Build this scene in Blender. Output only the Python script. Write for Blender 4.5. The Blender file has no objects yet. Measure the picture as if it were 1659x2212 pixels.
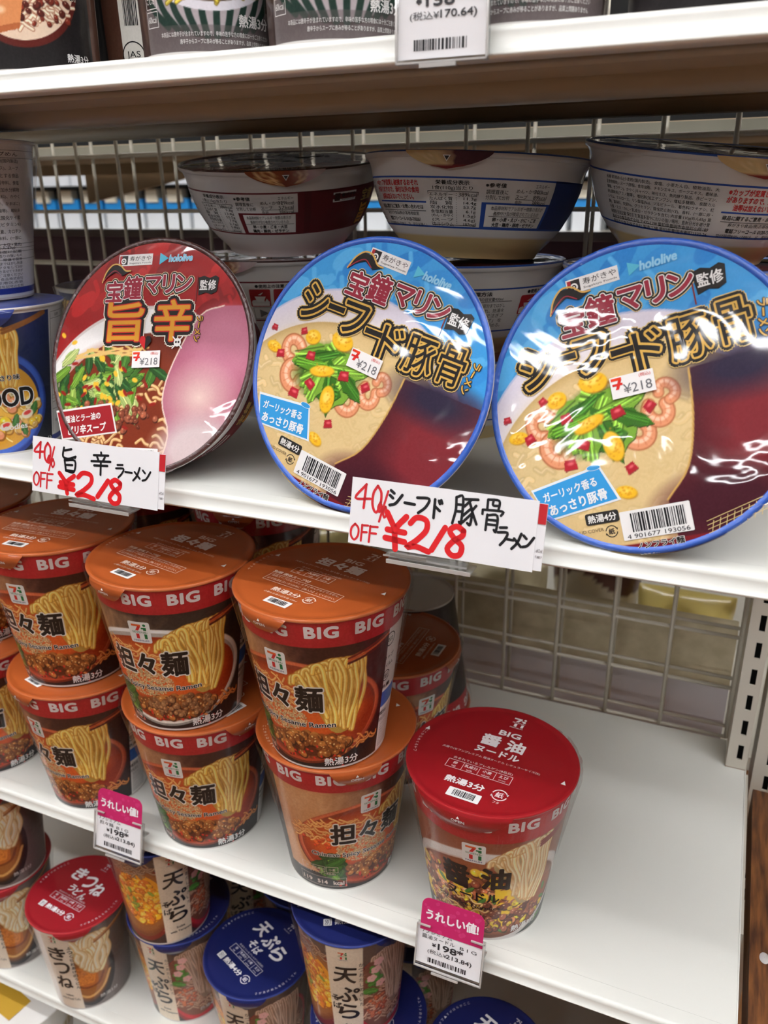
import bpy, bmesh, math, random
import numpy as np
from mathutils import Vector, Matrix
random.seed(7); rng = np.random.RandomState(11)
SC = bpy.context.scene
COL = SC.collection
PI = math.pi

# ------------------------------------------------------------------ colour
def lin(c):
    c = np.asarray(c, float)/255.0
    return np.where(c <= .04045, c/12.92, ((c+.055)/1.055)**2.4)
def lin4(c): r = lin(c); return (float(r[0]), float(r[1]), float(r[2]), 1.0)

# ------------------------------------------------------------------ materials
MATS = {}
def mat(name, col=(200,200,200), rough=.5, metal=0., coat=0., coat_rough=.05, emit=0., alpha=1., spec=.5, attr=False, bump=None, trans=0., mottled=None):
    if name in MATS: return MATS[name]
    m = bpy.data.materials.new(name); m.use_nodes = True
    nt = m.node_tree; b = nt.nodes['Principled BSDF']; L = nt.links
    b.inputs['Base Color'].default_value = lin4(col)
    b.inputs['Roughness'].default_value = rough
    b.inputs['Metallic'].default_value = metal
    b.inputs['Coat Weight'].default_value = coat
    b.inputs['Coat Roughness'].default_value = coat_rough
    b.inputs['Specular IOR Level'].default_value = spec
    if trans: b.inputs['Transmission Weight'].default_value = trans
    if emit:
        b.inputs['Emission Color'].default_value = lin4(col); b.inputs['Emission Strength'].default_value = emit
    tc = nt.nodes.new('ShaderNodeTexCoord')
    if attr:
        a = nt.nodes.new('ShaderNodeAttribute'); a.attribute_name = 'Print'
        L.new(a.outputs['Color'], b.inputs['Base Color'])
    if mottled:   # (other colour, scale, stretch xyz)
        c2, sc, st = mottled
        mp = nt.nodes.new('ShaderNodeMapping'); mp.inputs['Scale'].default_value = st
        n = nt.nodes.new('ShaderNodeTexNoise'); n.inputs['Scale'].default_value = sc; n.inputs['Detail'].default_value = 6
        r = nt.nodes.new('ShaderNodeValToRGB'); r.color_ramp.elements[0].position = .35; r.color_ramp.elements[1].position = .65
        r.color_ramp.elements[0].color = lin4(col); r.color_ramp.elements[1].color = lin4(c2)
        L.new(tc.outputs['Object'], mp.inputs[0]); L.new(mp.outputs[0], n.inputs[0]); L.new(n.outputs[0], r.inputs[0]); L.new(r.outputs[0], b.inputs['Base Color'])
    if bump:      # (scale, strength, distance, target)
        sc, st, dist, target = bump
        n = nt.nodes.new('ShaderNodeTexNoise'); n.inputs['Scale'].default_value = sc; n.inputs['Detail'].default_value = 3
        n.inputs['Distortion'].default_value = .6
        bp = nt.nodes.new('ShaderNodeBump'); bp.inputs['Strength'].default_value = st; bp.inputs['Distance'].default_value = dist
        L.new(tc.outputs['Object'], n.inputs[0]); L.new(n.outputs[0], bp.inputs['Height'])
        L.new(bp.outputs[0], b.inputs['Coat Normal' if target == 'coat' else 'Normal'])
    MATS[name] = m
    return m
def clear(name, tint=(255,255,255), gloss=.08, rough=.06, bump=None, haze=0.):
    """thin clear plastic: transparent with a fresnel gloss, a little milky haze if asked"""
    if name in MATS: return MATS[name]
    m = bpy.data.materials.new(name); m.use_nodes = True
    nt = m.node_tree; nt.nodes.clear(); N = nt.nodes.new; L = nt.links
    out = N('ShaderNodeOutputMaterial'); t = N('ShaderNodeBsdfTransparent'); g = N('ShaderNodeBsdfGlossy'); mx = N('ShaderNodeMixShader')
    t.inputs[0].default_value = lin4(tint); g.inputs['Roughness'].default_value = rough
    lw = N('ShaderNodeLayerWeight'); lw.inputs[0].default_value = .25
    ma = N('ShaderNodeMath'); ma.operation = 'MULTIPLY_ADD'; ma.inputs[1].default_value = .35; ma.inputs[2].default_value = gloss
    L.new(lw.outputs['Fresnel'], ma.inputs[0]); L.new(ma.outputs[0], mx.inputs[0])
    L.new(t.outputs[0], mx.inputs[1]); L.new(g.outputs[0], mx.inputs[2])
    last = mx
    if haze:
        d = N('ShaderNodeBsdfDiffuse'); d.inputs[0].default_value = (.85,.85,.85,1); m2 = N('ShaderNodeMixShader'); m2.inputs[0].default_value = haze
        L.new(mx.outputs[0], m2.inputs[1]); L.new(d.outputs[0], m2.inputs[2]); last = m2
    if bump:
        sc, st, dist = bump
        tc = N('ShaderNodeTexCoord'); n = N('ShaderNodeTexNoise'); n.inputs['Scale'].default_value = sc; n.inputs['Detail'].default_value = 4; n.inputs['Distortion'].default_value = 1.2
        mp = N('ShaderNodeMapping'); mp.inputs['Scale'].default_value = (1,1,.35)
        bp = N('ShaderNodeBump'); bp.inputs['Strength'].default_value = st; bp.inputs['Distance'].default_value = dist
        L.new(tc.outputs['Object'], mp.inputs[0]); L.new(mp.outputs[0], n.inputs[0]); L.new(n.outputs[0], bp.inputs['Height']); L.new(bp.outputs[0], g.inputs['Normal'])
    L.new(last.outputs[0], out.inputs[0])
    MATS[name] = m
    return m

# ------------------------------------------------------------------ objects and tags
def tag(o, label=None, cat=None, group=None, kind=None):
    if label: o['label'] = label
    if cat: o['category'] = cat
    if group: o['group'] = group
    if kind: o['kind'] = kind
    return o
def thing(name, loc, label, cat, group=None, rotz=0.):
    o = bpy.data.objects.new(name, None); COL.objects.link(o)
    o.empty_display_size = .02; o.location = loc; o.rotation_euler = (0,0,rotz)
    return tag(o, label, cat, group)
def link(name, me, parent=None, loc=(0,0,0), rotz=0.):
    o = bpy.data.objects.new(name, me); COL.objects.link(o)
    o.parent = parent; o.location = loc; o.rotation_euler = (0,0,rotz)
    return o

class MB:
    """collects vertices, faces, face materials and per-vertex print colours; builds ONE mesh"""
    def __init__(s): s.v = []; s.f = []; s.m = []; s.c = []; s.mats = []; s.n = 0; s.smooth = []
    def mi(s, m):
        if m not in s.mats: s.mats.append(m)
        return s.mats.index(m)
    def add(s, verts, faces, m, col=None, smooth=False):
        verts = np.asarray(verts, float).reshape(-1,3); k = s.mi(m)
        s.v.append(verts)
        if col is None: col = (1,1,1)
        col = np.asarray(col, float)
        if col.ndim == 1: col = np.tile(col, (len(verts),1))
        s.c.append(col)
        for f in faces: s.f.append(tuple(int(i)+s.n for i in f)); s.m.append(k); s.smooth.append(smooth)
        s.n += len(verts)
    def box(s, a, b, m, col=None, M=None):
        x0,y0,z0 = a; x1,y1,z1 = b
        v = np.array([(x0,y0,z0),(x1,y0,z0),(x1,y1,z0),(x0,y1,z0),(x0,y0,z1),(x1,y0,z1),(x1,y1,z1),(x0,y1,z1)], float)
        if M is not None: v = np.array([tuple(M @ Vector(p)) for p in v])
        s.add(v, [(0,3,2,1),(4,5,6,7),(0,1,5,4),(1,2,6,5),(2,3,7,6),(3,0,4,7)], m, col)
    def tube(s, p, q, r, m, n=8, col=None):
        p = Vector(p); q = Vector(q); d = (q-p).normalized()
        u = d.orthogonal().normalized(); w = d.cross(u)
        vs = []; 
        for c in (p, q):
            for i in range(n):
                a = 2*PI*i/n; vs.append(tuple(c + u*math.cos(a)*r + w*math.sin(a)*r))
        fs = [(i,(i+1)%n,n+(i+1)%n,n+i) for i in range(n)] + [tuple(range(n-1,-1,-1)), tuple(range(n,2*n))]
        s.add(vs, fs, m, col, True)
    def lathe(s, prof, m, n=96, col=None, a0=0., a1=2*PI, cap0=False, cap1=False):
        full = abs(a1-a0-2*PI) < 1e-6; k = n if full else n+1
        vs = []
        for r, z in prof:
            for i in range(k):
                a = a0+(a1-a0)*i/n; vs.append((r*math.cos(a), r*math.sin(a), z))
        fs = []
        for j in range(len(prof)-1):
            for i in range(n):
                i2 = (i+1) % k if full else i+1
                fs.append((j*k+i, j*k+i2, (j+1)*k+i2, (j+1)*k+i))
        s.add(vs, fs, m, col, True)
        if cap0: s.add(vs[:k], [tuple(range(k-1,-1,-1))], m, col)
        if cap1: s.add(vs[-k:], [tuple(range(k))], m, col)
    def mesh(s, name, merge=False):
        me = bpy.data.meshes.new(name)
        V = np.concatenate(s.v) if s.v else np.zeros((0,3))
        me.from_pydata(V.tolist(), [], s.f)
        for m in s.mats: me.materials.append(m)
        me.polygons.foreach_set('material_index', np.array(s.m, np.int32))
        me.polygons.foreach_set('use_smooth', np.array(s.smooth, bool))
        a = me.color_attributes.new('Print', 'FLOAT_COLOR', 'POINT')
        C = np.ones((len(V),4)); C[:,:3] = np.concatenate(s.c)
        a.data.foreach_set('color', C.ravel())
        me.update()
        return me
    def build(s, name, parent=None, loc=(0,0,0), rotz=0.):
        return link(name, s.mesh(name), parent, loc, rotz)

# ------------------------------------------------------------------ a fast grid (printed surfaces)
def grid_mb(mb, P, C, m, wrap=False, mask=None):
    """P: (ny,nx,3) points, C: (ny,nx,3) linear colours"""
    ny, nx = P.shape[:2]; idx = np.arange(ny*nx).reshape(ny,nx)
    if wrap: a = idx[:-1]; b = np.roll(idx,-1,1)[:-1]; c = np.roll(idx,-1,1)[1:]; d = idx[1:]
    else: a = idx[:-1,:-1]; b = idx[:-1,1:]; c = idx[1:,1:]; d = idx[1:,:-1]
    F = np.stack([a,b,c,d],-1).reshape(-1,4)
    if mask is not None: F = F[mask.reshape(-1)]
    mb.v.append(P.reshape(-1,3)); mb.c.append(C.reshape(-1,3)); k = mb.mi(m)
    mb.f.extend(map(tuple, (F+mb.n).tolist())); mb.m.extend([k]*len(F)); mb.smooth.extend([True]*len(F)); mb.n += ny*nx

# ------------------------------------------------------------------ lettering (built-in font, turned into mesh)
TXT = {}
def glyphs(s, off=0.0, res=3, spacing=1.0):
    key = (s, off, res, spacing)
    if key in TXT: return TXT[key]
    cu = bpy.data.curves.new('lettering', 'FONT'); cu.body = s; cu.size = 1.0; cu.offset = off; cu.resolution_u = res; cu.space_character = spacing
    o = bpy.data.objects.new('lettering', cu); COL.objects.link(o)
    dg = bpy.context.evaluated_depsgraph_get(); dg.update(); e = o.evaluated_get(dg); me = e.to_mesh()
    V = np.zeros(len(me.vertices)*3); me.vertices.foreach_get('co', V); V = V.reshape(-1,3)[:,:2].copy()
    F = [tuple(p.vertices) for p in me.polygons]
    e.to_mesh_clear(); bpy.data.objects.remove(o); bpy.data.curves.remove(cu)
    TXT[key] = (V, F)
    return TXT[key]
def text_shape(s, cx, cy, w=None, h=None, rot=0., off=0., res=3, shear=0., spacing=1., basis=None, align='c'):
    """2D vertices (mm) of a string whose bounding box has width w and/or height h, centred at cx,cy"""
    V0, F = glyphs(s, 0.0 if off else off, res, spacing) if not off else glyphs(s, off, res, spacing)
    B = glyphs(s, basis if basis is not None else 0.0, res, spacing)[0]
    if len(B) == 0: return np.zeros((0,2)), []
    lo = B.min(0); hi = B.max(0); sz = np.maximum(hi-lo, 1e-6)
    if w and h: sx, sy = w/sz[0], h/sz[1]
    elif w: sx = sy = w/sz[0]
    else: sx = sy = h/sz[1]
    V = (V0-(lo+hi)/2)*[sx,sy]
    if align == 'l': V[:,0] += sz[0]*sx/2
    if align == 'r': V[:,0] -= sz[0]*sx/2
    if shear: V[:,0] += V[:,1]*shear
    c, s_ = math.cos(rot), math.sin(rot)
    V = np.stack([V[:,0]*c-V[:,1]*s_, V[:,0]*s_+V[:,1]*c], 1)+[cx,cy]
    return V, F
def cut(V, F, step):
    """cut flat faces along vertical lines so that they can be bent round a cup"""
    if len(V) == 0: return V, F
    x0, x1 = V[:,0].min(), V[:,0].max()
    if x1-x0 < step: return V, F
    bm = bmesh.new(); vs = [bm.verts.new((p[0],p[1],0)) for p in V]
    for f in F:
        try: bm.faces.new([vs[i] for i in f])
        except ValueError: pass
    x = math.floor(x0/step)*step+step
    while x < x1:
        bmesh.ops.bisect_plane(bm, geom=bm.verts[:]+bm.edges[:]+bm.faces[:], plane_co=(x,0,0), plane_no=(1,0,0), dist=1e-5)
        x += step
    bm.verts.index_update()
    V2 = np.array([v.co[:2] for v in bm.verts]); F2 = [tuple(v.index for v in f.verts) for f in bm.faces]
    bm.free()
    return V2, F2

class Ink:
    """prints flat shapes (mm) on a surface: surf(xy array, lift in mm) -> 3D points in metres"""
    def __init__(s, mb, surf, m, step=None): s.mb = mb; s.surf = surf; s.m = m; s.step = step
    def shape(s, V, F, col, lift=.12):
        if len(V) == 0: return
        V = np.asarray(V, float)
        if s.step: V, F = cut(V, F, s.step)
        s.mb.add(s.surf(V, lift), F, s.m, lin(col))
    def text(s, t, cx, cy, col, w=None, h=None, rot=0., bold=0., outline=None, lift=.2, res=3, shear=0., spacing=1., align='c'):
        """heavier strokes and contour lines come from copies of the glyphs shifted round a small circle"""
        B0 = glyphs(t, 0.0, res, spacing)[0]
        if len(B0) == 0: return
        sz = np.maximum(B0.max(0)-B0.min(0), 1e-6); k = min((w or 1e9)/sz[0], (h or 1e9)/sz[1]); r0 = bold*k
        ww = w-2*r0 if w else None; hh = h-2*r0 if h else None
        V0, F = text_shape(t, cx, cy, w=ww, h=hh, rot=rot, res=res, shear=shear, spacing=spacing, align=align)
        if s.step: V0, F = cut(V0, F, s.step)
        st, s.step = s.step, None
        def fat(r, c, l):
            if r < .05: s.shape(V0, F, c, l); return
            rings = [(r, 6 if r < .25 else (8 if r < .7 else 14))]
            if r > .055*k: rings.append((r*.5, 8))
            s.shape(V0, F, c, l); j = 0
            for rr_, n in rings:
                for i in range(n):
                    a = 2*PI*(i+.5)/n; j += 1; s.shape(V0+[rr_*math.cos(a), rr_*math.sin(a)], F, c, l+.0018*j)
        if outline:
            for i, (oc, ow) in enumerate(outline): fat((bold+ow)*k, oc, lift-.06*(len(outline)-i)*.9)
        fat(r0, col, lift)
        s.step = st
    def rect(s, x0, y0, x1, y1, col, lift=.1, rot=0.):
        V = np.array([(x0,y0),(x1,y0),(x1,y1),(x0,y1)], float)
        if rot:
            c = V.mean(0); a = V-c; V = np.stack([a[:,0]*math.cos(rot)-a[:,1]*math.sin(rot), a[:,0]*math.sin(rot)+a[:,1]*math.cos(rot)],1)+c
        s.shape(V, [(0,1,2,3)], col, lift)
    def poly(s, pts, col, lift=.1):
        s.shape(np.array(pts, float), [tuple(range(len(pts)))], col, lift)
    def rrect(s, x0, y0, x1, y1, r, col, lift=.1, rot=0.):
        pts = []
        for cx, cy, a in ((x1-r,y1-r,0),(x0+r,y1-r,90),(x0+r,y0+r,180),(x1-r,y0+r,270)):
            for k in range(5): t = math.radians(a+k*22.5); pts.append((cx+r*math.cos(t), cy+r*math.sin(t)))
        V = np.array(pts)
        if rot:
            c = V.mean(0); a = V-c; V = np.stack([a[:,0]*math.cos(rot)-a[:,1]*math.sin(rot), a[:,0]*math.sin(rot)+a[:,1]*math.cos(rot)],1)+c
        s.shape(V, [tuple(range(len(V)))], col, lift)
    def disc(s, cx, cy, r, col, lift=.1, n=24, ry=None):
        s.poly([(cx+r*math.cos(2*PI*i/n), cy+(ry or r)*math.sin(2*PI*i/n)) for i in range(n)], col, lift)
    def ring(s, cx, cy, r, w, col, lift=.1, n=28, a0=0, a1=360, ry=1.):
        t = np.radians(np.linspace(a0, a1, n+1)); V = []; F = []
        for a in t: V += [(cx+r*math.cos(a), cy+ry*r*math.sin(a)), (cx+(r-w)*math.cos(a), cy+ry*(r-w)*math.sin(a))]
        for i in range(n): F.append((2*i,2*i+2,2*i+3,2*i+1))
        s.shape(V, F, col, lift)
    def frame(s, x0, y0, x1, y1, w, col, lift=.1):
        s.rect(x0,y0,x1,y0+w,col,lift); s.rect(x0,y1-w,x1,y1,col,lift); s.rect(x0,y0,x0+w,y1,col,lift); s.rect(x1-w,y0,x1,y1,col,lift)
    def stroke(s, pts, w, col, lift=.15, taper=False):
        """a pen stroke through pts with round ends"""
        P = smooth_line(pts); V = []; F = []
        n = len(P)
        for i in range(n):
            a = P[max(i-1,0)]; b = P[min(i+1,n-1)]; d = (b-a)/max(np.linalg.norm(b-a),1e-9); nn = np.array([-d[1], d[0]])
            ww = w/2*(1 if not taper else (1.15-.55*i/(n-1)))
            V += [P[i]+nn*ww, P[i]-nn*ww]
        for i in range(n-1): F.append((2*i,2*i+1,2*i+3,2*i+2))
        s.shape(np.array(V), F, col, lift)
        for p, k in ((P[0], 0), (P[-1], n-1)):
            s.disc(p[0], p[1], w/2*(1 if not taper else (1.15-.55*k/(n-1))), col, lift+.004, 10)
    def barcode(s, x0, y0, x1, y1, seed=1, n=30, col=(25,25,28), lift=.16):
        r = random.Random(seed); x = x0; unit = (x1-x0)/(n*1.9)
        while x < x1:
            w = unit*r.choice([.6,1,1,1.6,2.2]); s.rect(x, y0, min(x+w,x1), y1, col, lift); x += w+unit*r.choice([.7,1,1.5])
def smooth_line(pts, k=4):
    P = np.array(pts, float)
    if len(P) < 3: return P
    out = []
    Q = np.vstack([2*P[0]-P[1], P, 2*P[-1]-P[-2]])
    for i in range(1, len(Q)-2):
        for t in np.linspace(0,1,k,endpoint=False):
            a,b,c,d = Q[i-1],Q[i],Q[i+1],Q[i+2]
            out.append(.5*((2*b)+(-a+c)*t+(2*a-5*b+4*c-d)*t*t+(-a+3*b-3*c+d)*t**3))
    out.append(P[-1])
    return np.array(out)

# ------------------------------------------------------------------ printed pictures: a small painter on an array, later carried by the vertices of the surface
class Art:
    def __init__(s, x0, y0, x1, y1, ppm, bg):
        s.x0,s.y0,s.ppm = x0,y0,ppm; s.w = int((x1-x0)*ppm)+1; s.h = int((y1-y0)*ppm)+1
        s.a = np.zeros((s.h,s.w,3)); s.a[:] = bg
    def win(s, xa, ya, xb, yb):
        i0 = max(0,int((xa-s.x0)*s.ppm)-1); i1 = min(s.w,int((xb-s.x0)*s.ppm)+2); j0 = max(0,int((ya-s.y0)*s.ppm)-1); j1 = min(s.h,int((yb-s.y0)*s.ppm)+2)
        if i1 <= i0 or j1 <= j0: return None
        X, Y = np.meshgrid(s.x0+np.arange(i0,i1)/s.ppm, s.y0+np.arange(j0,j1)/s.ppm)
        return (slice(j0,j1), slice(i0,i1)), X, Y
    def mix(s, sl, k, col):
        k = np.clip(k,0,1)[...,None]; s.a[sl] = s.a[sl]*(1-k)+np.asarray(col, float)*k
    def ell(s, cx, cy, rx, ry, col, rot=0., soft=.3, al=1.):
        R = max(rx,ry)+soft+.5; q = s.win(cx-R,cy-R,cx+R,cy+R)
        if q is None: return
        sl,X,Y = q; c,sn = math.cos(rot),math.sin(rot); u = (X-cx)*c+(Y-cy)*sn; v = -(X-cx)*sn+(Y-cy)*c
        d = (1-np.sqrt((u/rx)**2+(v/ry)**2))*min(rx,ry)
        s.mix(sl, al*(d/soft+.5), col)
    def poly(s, pts, col, al=1.):
        P = np.array(pts,float); q = s.win(P[:,0].min(),P[:,1].min(),P[:,0].max(),P[:,1].max())
        if q is None: return
        sl,X,Y = q; ins = np.zeros(X.shape,bool)
        for i in range(len(P)):
            x1,y1 = P[i]; x2,y2 = P[(i+1)%len(P)]
            if y1 == y2: continue
            c = ((y1 > Y) != (y2 > Y)) & (X < (x2-x1)*(Y-y1)/(y2-y1)+x1); ins ^= c
        s.mix(sl, ins*al, col)
    def line(s, pts, w, col, soft=.25, al=1., raw=False):
        P = np.array(pts,float) if raw else smooth_line(pts); R = w/2+soft+.3
        q = s.win(P[:,0].min()-R,P[:,1].min()-R,P[:,0].max()+R,P[:,1].max()+R)
        if q is None: return
        sl,X,Y = q; D = np.full(X.shape,1e9)
        for i in range(len(P)-1):
            a,b = P[i],P[i+1]; d = b-a; L2 = max((d**2).sum(),1e-9); t = np.clip(((X-a[0])*d[0]+(Y-a[1])*d[1])/L2,0,1)
            D = np.minimum(D, np.hypot(X-a[0]-t*d[0], Y-a[1]-t*d[1]))
        s.mix(sl, al*((w/2-D)/soft+.5), col)
    def noodle(s, pts, w, base, dark, light):
        s.line(pts, w*1.3, dark, .5); s.line(pts, w*.92, base, .4)
        P = np.array(pts,float)+[-w*.14,w*.12]; s.line(P, w*.3, light, .5, .8)
    def vgrad(s, ya, yb, ca, cb):
        q = s.win(s.x0,ya,s.x0+s.w/s.ppm,yb); sl,X,Y = q; k = ((Y-ya)/(yb-ya)); ca = np.array(ca,float); cb = np.array(cb,float)
        s.a[sl] = ca+(cb-ca)*np.clip(k,0,1)[...,None]
    def speckle(s, amt):
        n = rng.rand(s.h//3+2,s.w//3+2)
        n = np.kron(n,np.ones((3,3)))[:s.h,:s.w]; n = (n+np.roll(n,1,0)+np.roll(n,1,1)+np.roll(n,-1,0))/4-.5
        s.a += n[...,None]*amt
    def sample(s, X, Y):
        u = np.clip((X-s.x0)*s.ppm,0,s.w-1.001); v = np.clip((Y-s.y0)*s.ppm,0,s.h-1.001); i = u.astype(int); j = v.astype(int); fu = (u-i)[...,None]; fv = (v-j)[...,None]
        A = s.a; c = A[j,i]*(1-fu)*(1-fv)+A[j,i+1]*fu*(1-fv)+A[j+1,i]*(1-fu)*fv+A[j+1,i+1]*fu*fv
        return lin(np.clip(c,0,255))
def blobs(a, cx, cy, rx, ry, n, smin, smax, cols, dark, light, rs):
    """chopped bits scattered over an oval of the picture"""
    pts = []
    for _ in range(n):
        t = rs.rand()*2*PI; r = math.sqrt(rs.rand()); pts.append((cx+rx*r*math.cos(t), cy+ry*r*math.sin(t)))
    pts.sort(key=lambda p: -p[1])
    for x,y in pts:
        s_ = smin+(smax-smin)*rs.rand(); c = np.array(cols[rs.randint(len(cols))],float); ro = rs.rand()*PI; el = .65+.5*rs.rand()
        a.ell(x+.15*s_,y-.25*s_,s_*1.15,s_*1.15*el,dark,ro,.5,.8); a.ell(x,y,s_,s_*el,c,ro,.5)
        for _k in range(2):
            dx,dy = (rs.rand(2)-.5)*s_; a.ell(x+dx,y+dy,s_*.42,s_*.36,np.clip(c*(.72+.6*rs.rand()),0,255),ro,.4,.8)
        a.ell(x-.25*s_,y+.32*s_,s_*.24,s_*.15,light,ro,.3,.75)
def leaf(a, x, y, L, w, rot, col, rs):
    c,sn = math.cos(rot),math.sin(rot); up = []; dn = []
    for k in range(9):
        t = k/8; e = w*math.sin(PI*t)**.7*(.8+.4*rs.rand()); up.append((t*L-L/2, e)); dn.append((t*L-L/2,-e))
    P = [(x+u*c-v*sn, y+u*sn+v*c) for u,v in up+dn[::-1]]; col = np.array(col,float)
    a.poly([(p[0]+.3,p[1]-.5) for p in P], col*.45, .8); a.poly(P, col)
    for k in (-.45,0,.5):
        a.line([(x-L*.4*c-k*w*sn, y-L*.4*sn+k*w*c), (x+k*w*sn*-.3, y+k*w*.5), (x+L*.38*c-k*w*.7*sn, y+L*.38*sn+k*w*.7*c)], w*.16, np.clip(col*1.35+20,0,255), .4, .7)
        a.line([(x-L*.4*c-(k+.2)*w*sn, y-L*.4*sn+(k+.2)*w*c), (x+L*.35*c-(k+.2)*w*sn, y+L*.35*sn+(k+.2)*w*c)], w*.14, col*.6, .4, .6)
# ================================================================== printed pictures
K = .81            # millimetres of sleeve per degree, big cups
KS = .69           # the same for the small cups
def lifted_noodles(a, xl, xr, ytl, ytr, yb, n, base, dark, light, rs, w=1.7, bend=.5):
    """noodles held up: a thick bundle falls from a rounded top and narrows downwards"""
    W = xr-xl; top = lambda t: ytl+(ytr-ytl)*t**.8+W*.10*math.sin(PI*min(t*1.1,1.))
    ed = [(xl+W*t, top(t)-1) for t in np.linspace(0,1,9)]+[(xr+W*.05,(ytr+yb)/2+6),(xr-W*.02,yb+8),(xr-W*.2,yb),(xl+W*.55,yb+2),(xl+W*.3,(ytl+yb)/2),(xl+W*.04,ytl-8)]
    a.poly([tuple(p) for p in smooth_line(ed,3)], base*.74)
    for i in sorted(range(n), key=lambda k: rs.rand()):
        t = i/(n-1.); x0 = xl+W*t; y0 = top(t)+rs.rand()*1.2-.6; x3 = xl+W*(.42+.52*t)+rs.randn()*.8; y3 = yb+(1-t)**2*12+rs.rand()*3; wob = .55*w
        P = [(x0-w*.9,y0-w*2.6),(x0-w*.5,y0-w*.5),(x0+w*.7,y0),(x0+w*1.5,y0-w*1.6)]; xs,ys = P[-1]; f = rs.rand()*6
        for k in range(1,7):
            u = k/6.; P.append((xs+(x3-xs)*u**1.2+W*.05*math.sin(PI*u)+math.sin(u*6+f)*wob, ys+(y3-ys)*u))
        a.noodle(P, w, base*(.88+.2*rs.rand()), dark, light)
def sesame(a, cx, cy, rx, ry, n, rs, col=(214,178,128)):
    for _ in range(n):
        t = rs.rand()*2*PI; r = math.sqrt(rs.rand()); x = cx+rx*r*math.cos(t); y = cy+ry*r*math.sin(t); o = rs.rand()*PI
        a.ell(x,y,.95,.6,np.array(col)*.6,o,.2,.8); a.ell(x,y+.1,.75,.45,np.array(col)*(.85+.25*rs.rand()),o,.2)
def curly(a, cx, cy, rx, ry, n, base, dark, light, rs, w=1.5):
    for _ in range(n):
        t = rs.rand()*2*PI; r = math.sqrt(rs.rand()); x = cx+rx*r*math.cos(t); y = cy+ry*r*math.sin(t); L = 7+8*rs.rand(); o = rs.rand()*1.2-.6
        P = [(x+(k-2)*L/4*math.cos(o)+rs.randn()*.5, y+(k-2)*L/4*math.sin(o)+math.sin(k*1.6+t)*1.6) for k in range(5)]
        a.noodle(P, w, base*(.85+.25*rs.rand()), dark, light)

def art_tantan(white_bowl=False):
    rs = np.random.RandomState(3); a = Art(-146.5,-1,146.5,117,3.2,(30,20,20))
    tanc = np.array((196,140,92.)); drk = np.array((58,22,20.)) if not white_bowl else np.array((46,36,34.))
    for x in np.arange(-98,62,1.):
        t = np.clip((x+62)/50,0,1) if not white_bowl else np.clip((x+80)/50,0,1)
        a.poly([(x,0),(x+1.2,0),(x+1.2,97),(x,97)], tanc*(1-t)+drk*t)
    a.poly([(-146,0),(-98,0),(-98,97),(-146,97)], (44,34,34))
    for x in np.arange(-92,-20,1.4): a.line([(x+rs.randn()*3,75+rs.rand()*6),(x+rs.randn()*6,92)], 3, (214,170,128), 3, .12)
    # dark ground under the bowl
    a.poly([(-98,0),(60,0),(60,22),(-98,16)], (30,22,24))
    rim = (168,66,38) if not white_bowl else (222,216,206); rim2 = (206,104,66) if not white_bowl else (246,242,234)
    a.ell(-23,44,61,40,np.array(rim)*.62); a.ell(-23,45,60,39,rim); a.ell(-23,47,58.5,37,rim2,0,1.5)
    a.ell(-23,45.5,56.5,36,np.array(rim)*.8); a.ell(-23,43.5,55.5,35,(150,48,16)); a.ell(-25,50,50,24,(196,84,30),0,6)
    curly(a,-50,58,34,11,70,np.array((232,168,92.)),(176,70,26),(250,214,150),rs,1.4)
    blobs(a,-58,50,20,7,24,.8,1.8,[(206,60,30),(226,96,40)],(140,36,14),(255,190,120),rs)
    for _ in range(22): leaf(a,-58+rs.randn()*7,22+rs.randn()*5.5,15+6*rs.rand(),3.4,rs.rand()*3,[(48,92,30),(92,140,44),(30,66,26)][rs.randint(3)],rs)
    curly(a,6,17,30,7,26,np.array((214,130,60.)),(150,52,20),(244,190,120),rs,1.3)
    sesame(a,-34,40,20,11,520,rs)
    a.ell(-16,19,31,10,(84,34,14),0,3,.8); blobs(a,-16,20,30,9.5,95,1.8,3.7,[(158,94,42),(130,72,30),(180,114,54),(116,62,26)],(58,24,10),(244,206,140),rs)
    for _ in range(26): a.ell(-18+rs.randn()*16,12+rs.randn()*5,1.2,.8,(196,40,24),rs.rand()*3,.4,.85)
    if white_bowl: blobs(a,-12,21,26,9,80,1.2,2.4,[(150,104,66),(128,84,52)],(62,34,20),(214,176,134),rs)
    lifted_noodles(a,-20,19,73,87,30,20,np.array((236,188,84.)),(178,120,40),(255,236,160),rs,2.5)
    for k in range(3): a.line([(13,85.5-k*1.8),(30,91-k*2.2),(50,99-k*2.2)],1.7,[(120,32,20),(196,84,44),(84,20,16)][k],.4)
    # information panel and the blue reminder
    a.poly([(41,0),(60,0),(60,97),(41,97)], (232,230,228)); a.poly([(60,0),(116,0),(116,97),(60,97)], (236,234,232))
    a.poly([(41,36),(60,36),(60,48),(41,48)], (44,96,184)); a.poly([(70,10),(112,10),(112,32),(70,32)], (206,48,52))
    for y in np.arange(4,34,1.6): a.line([(43,y),(58,y)],.5,(110,110,112),.3,.7,raw=True)
    for y in np.arange(50,92,3.): a.line([(62,y),(114,y)],.6,(90,90,92),.3,.7,raw=True)
    a.vgrad(96,117,(172,26,36),(178,28,38)); a.speckle(14)
    return a
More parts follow.
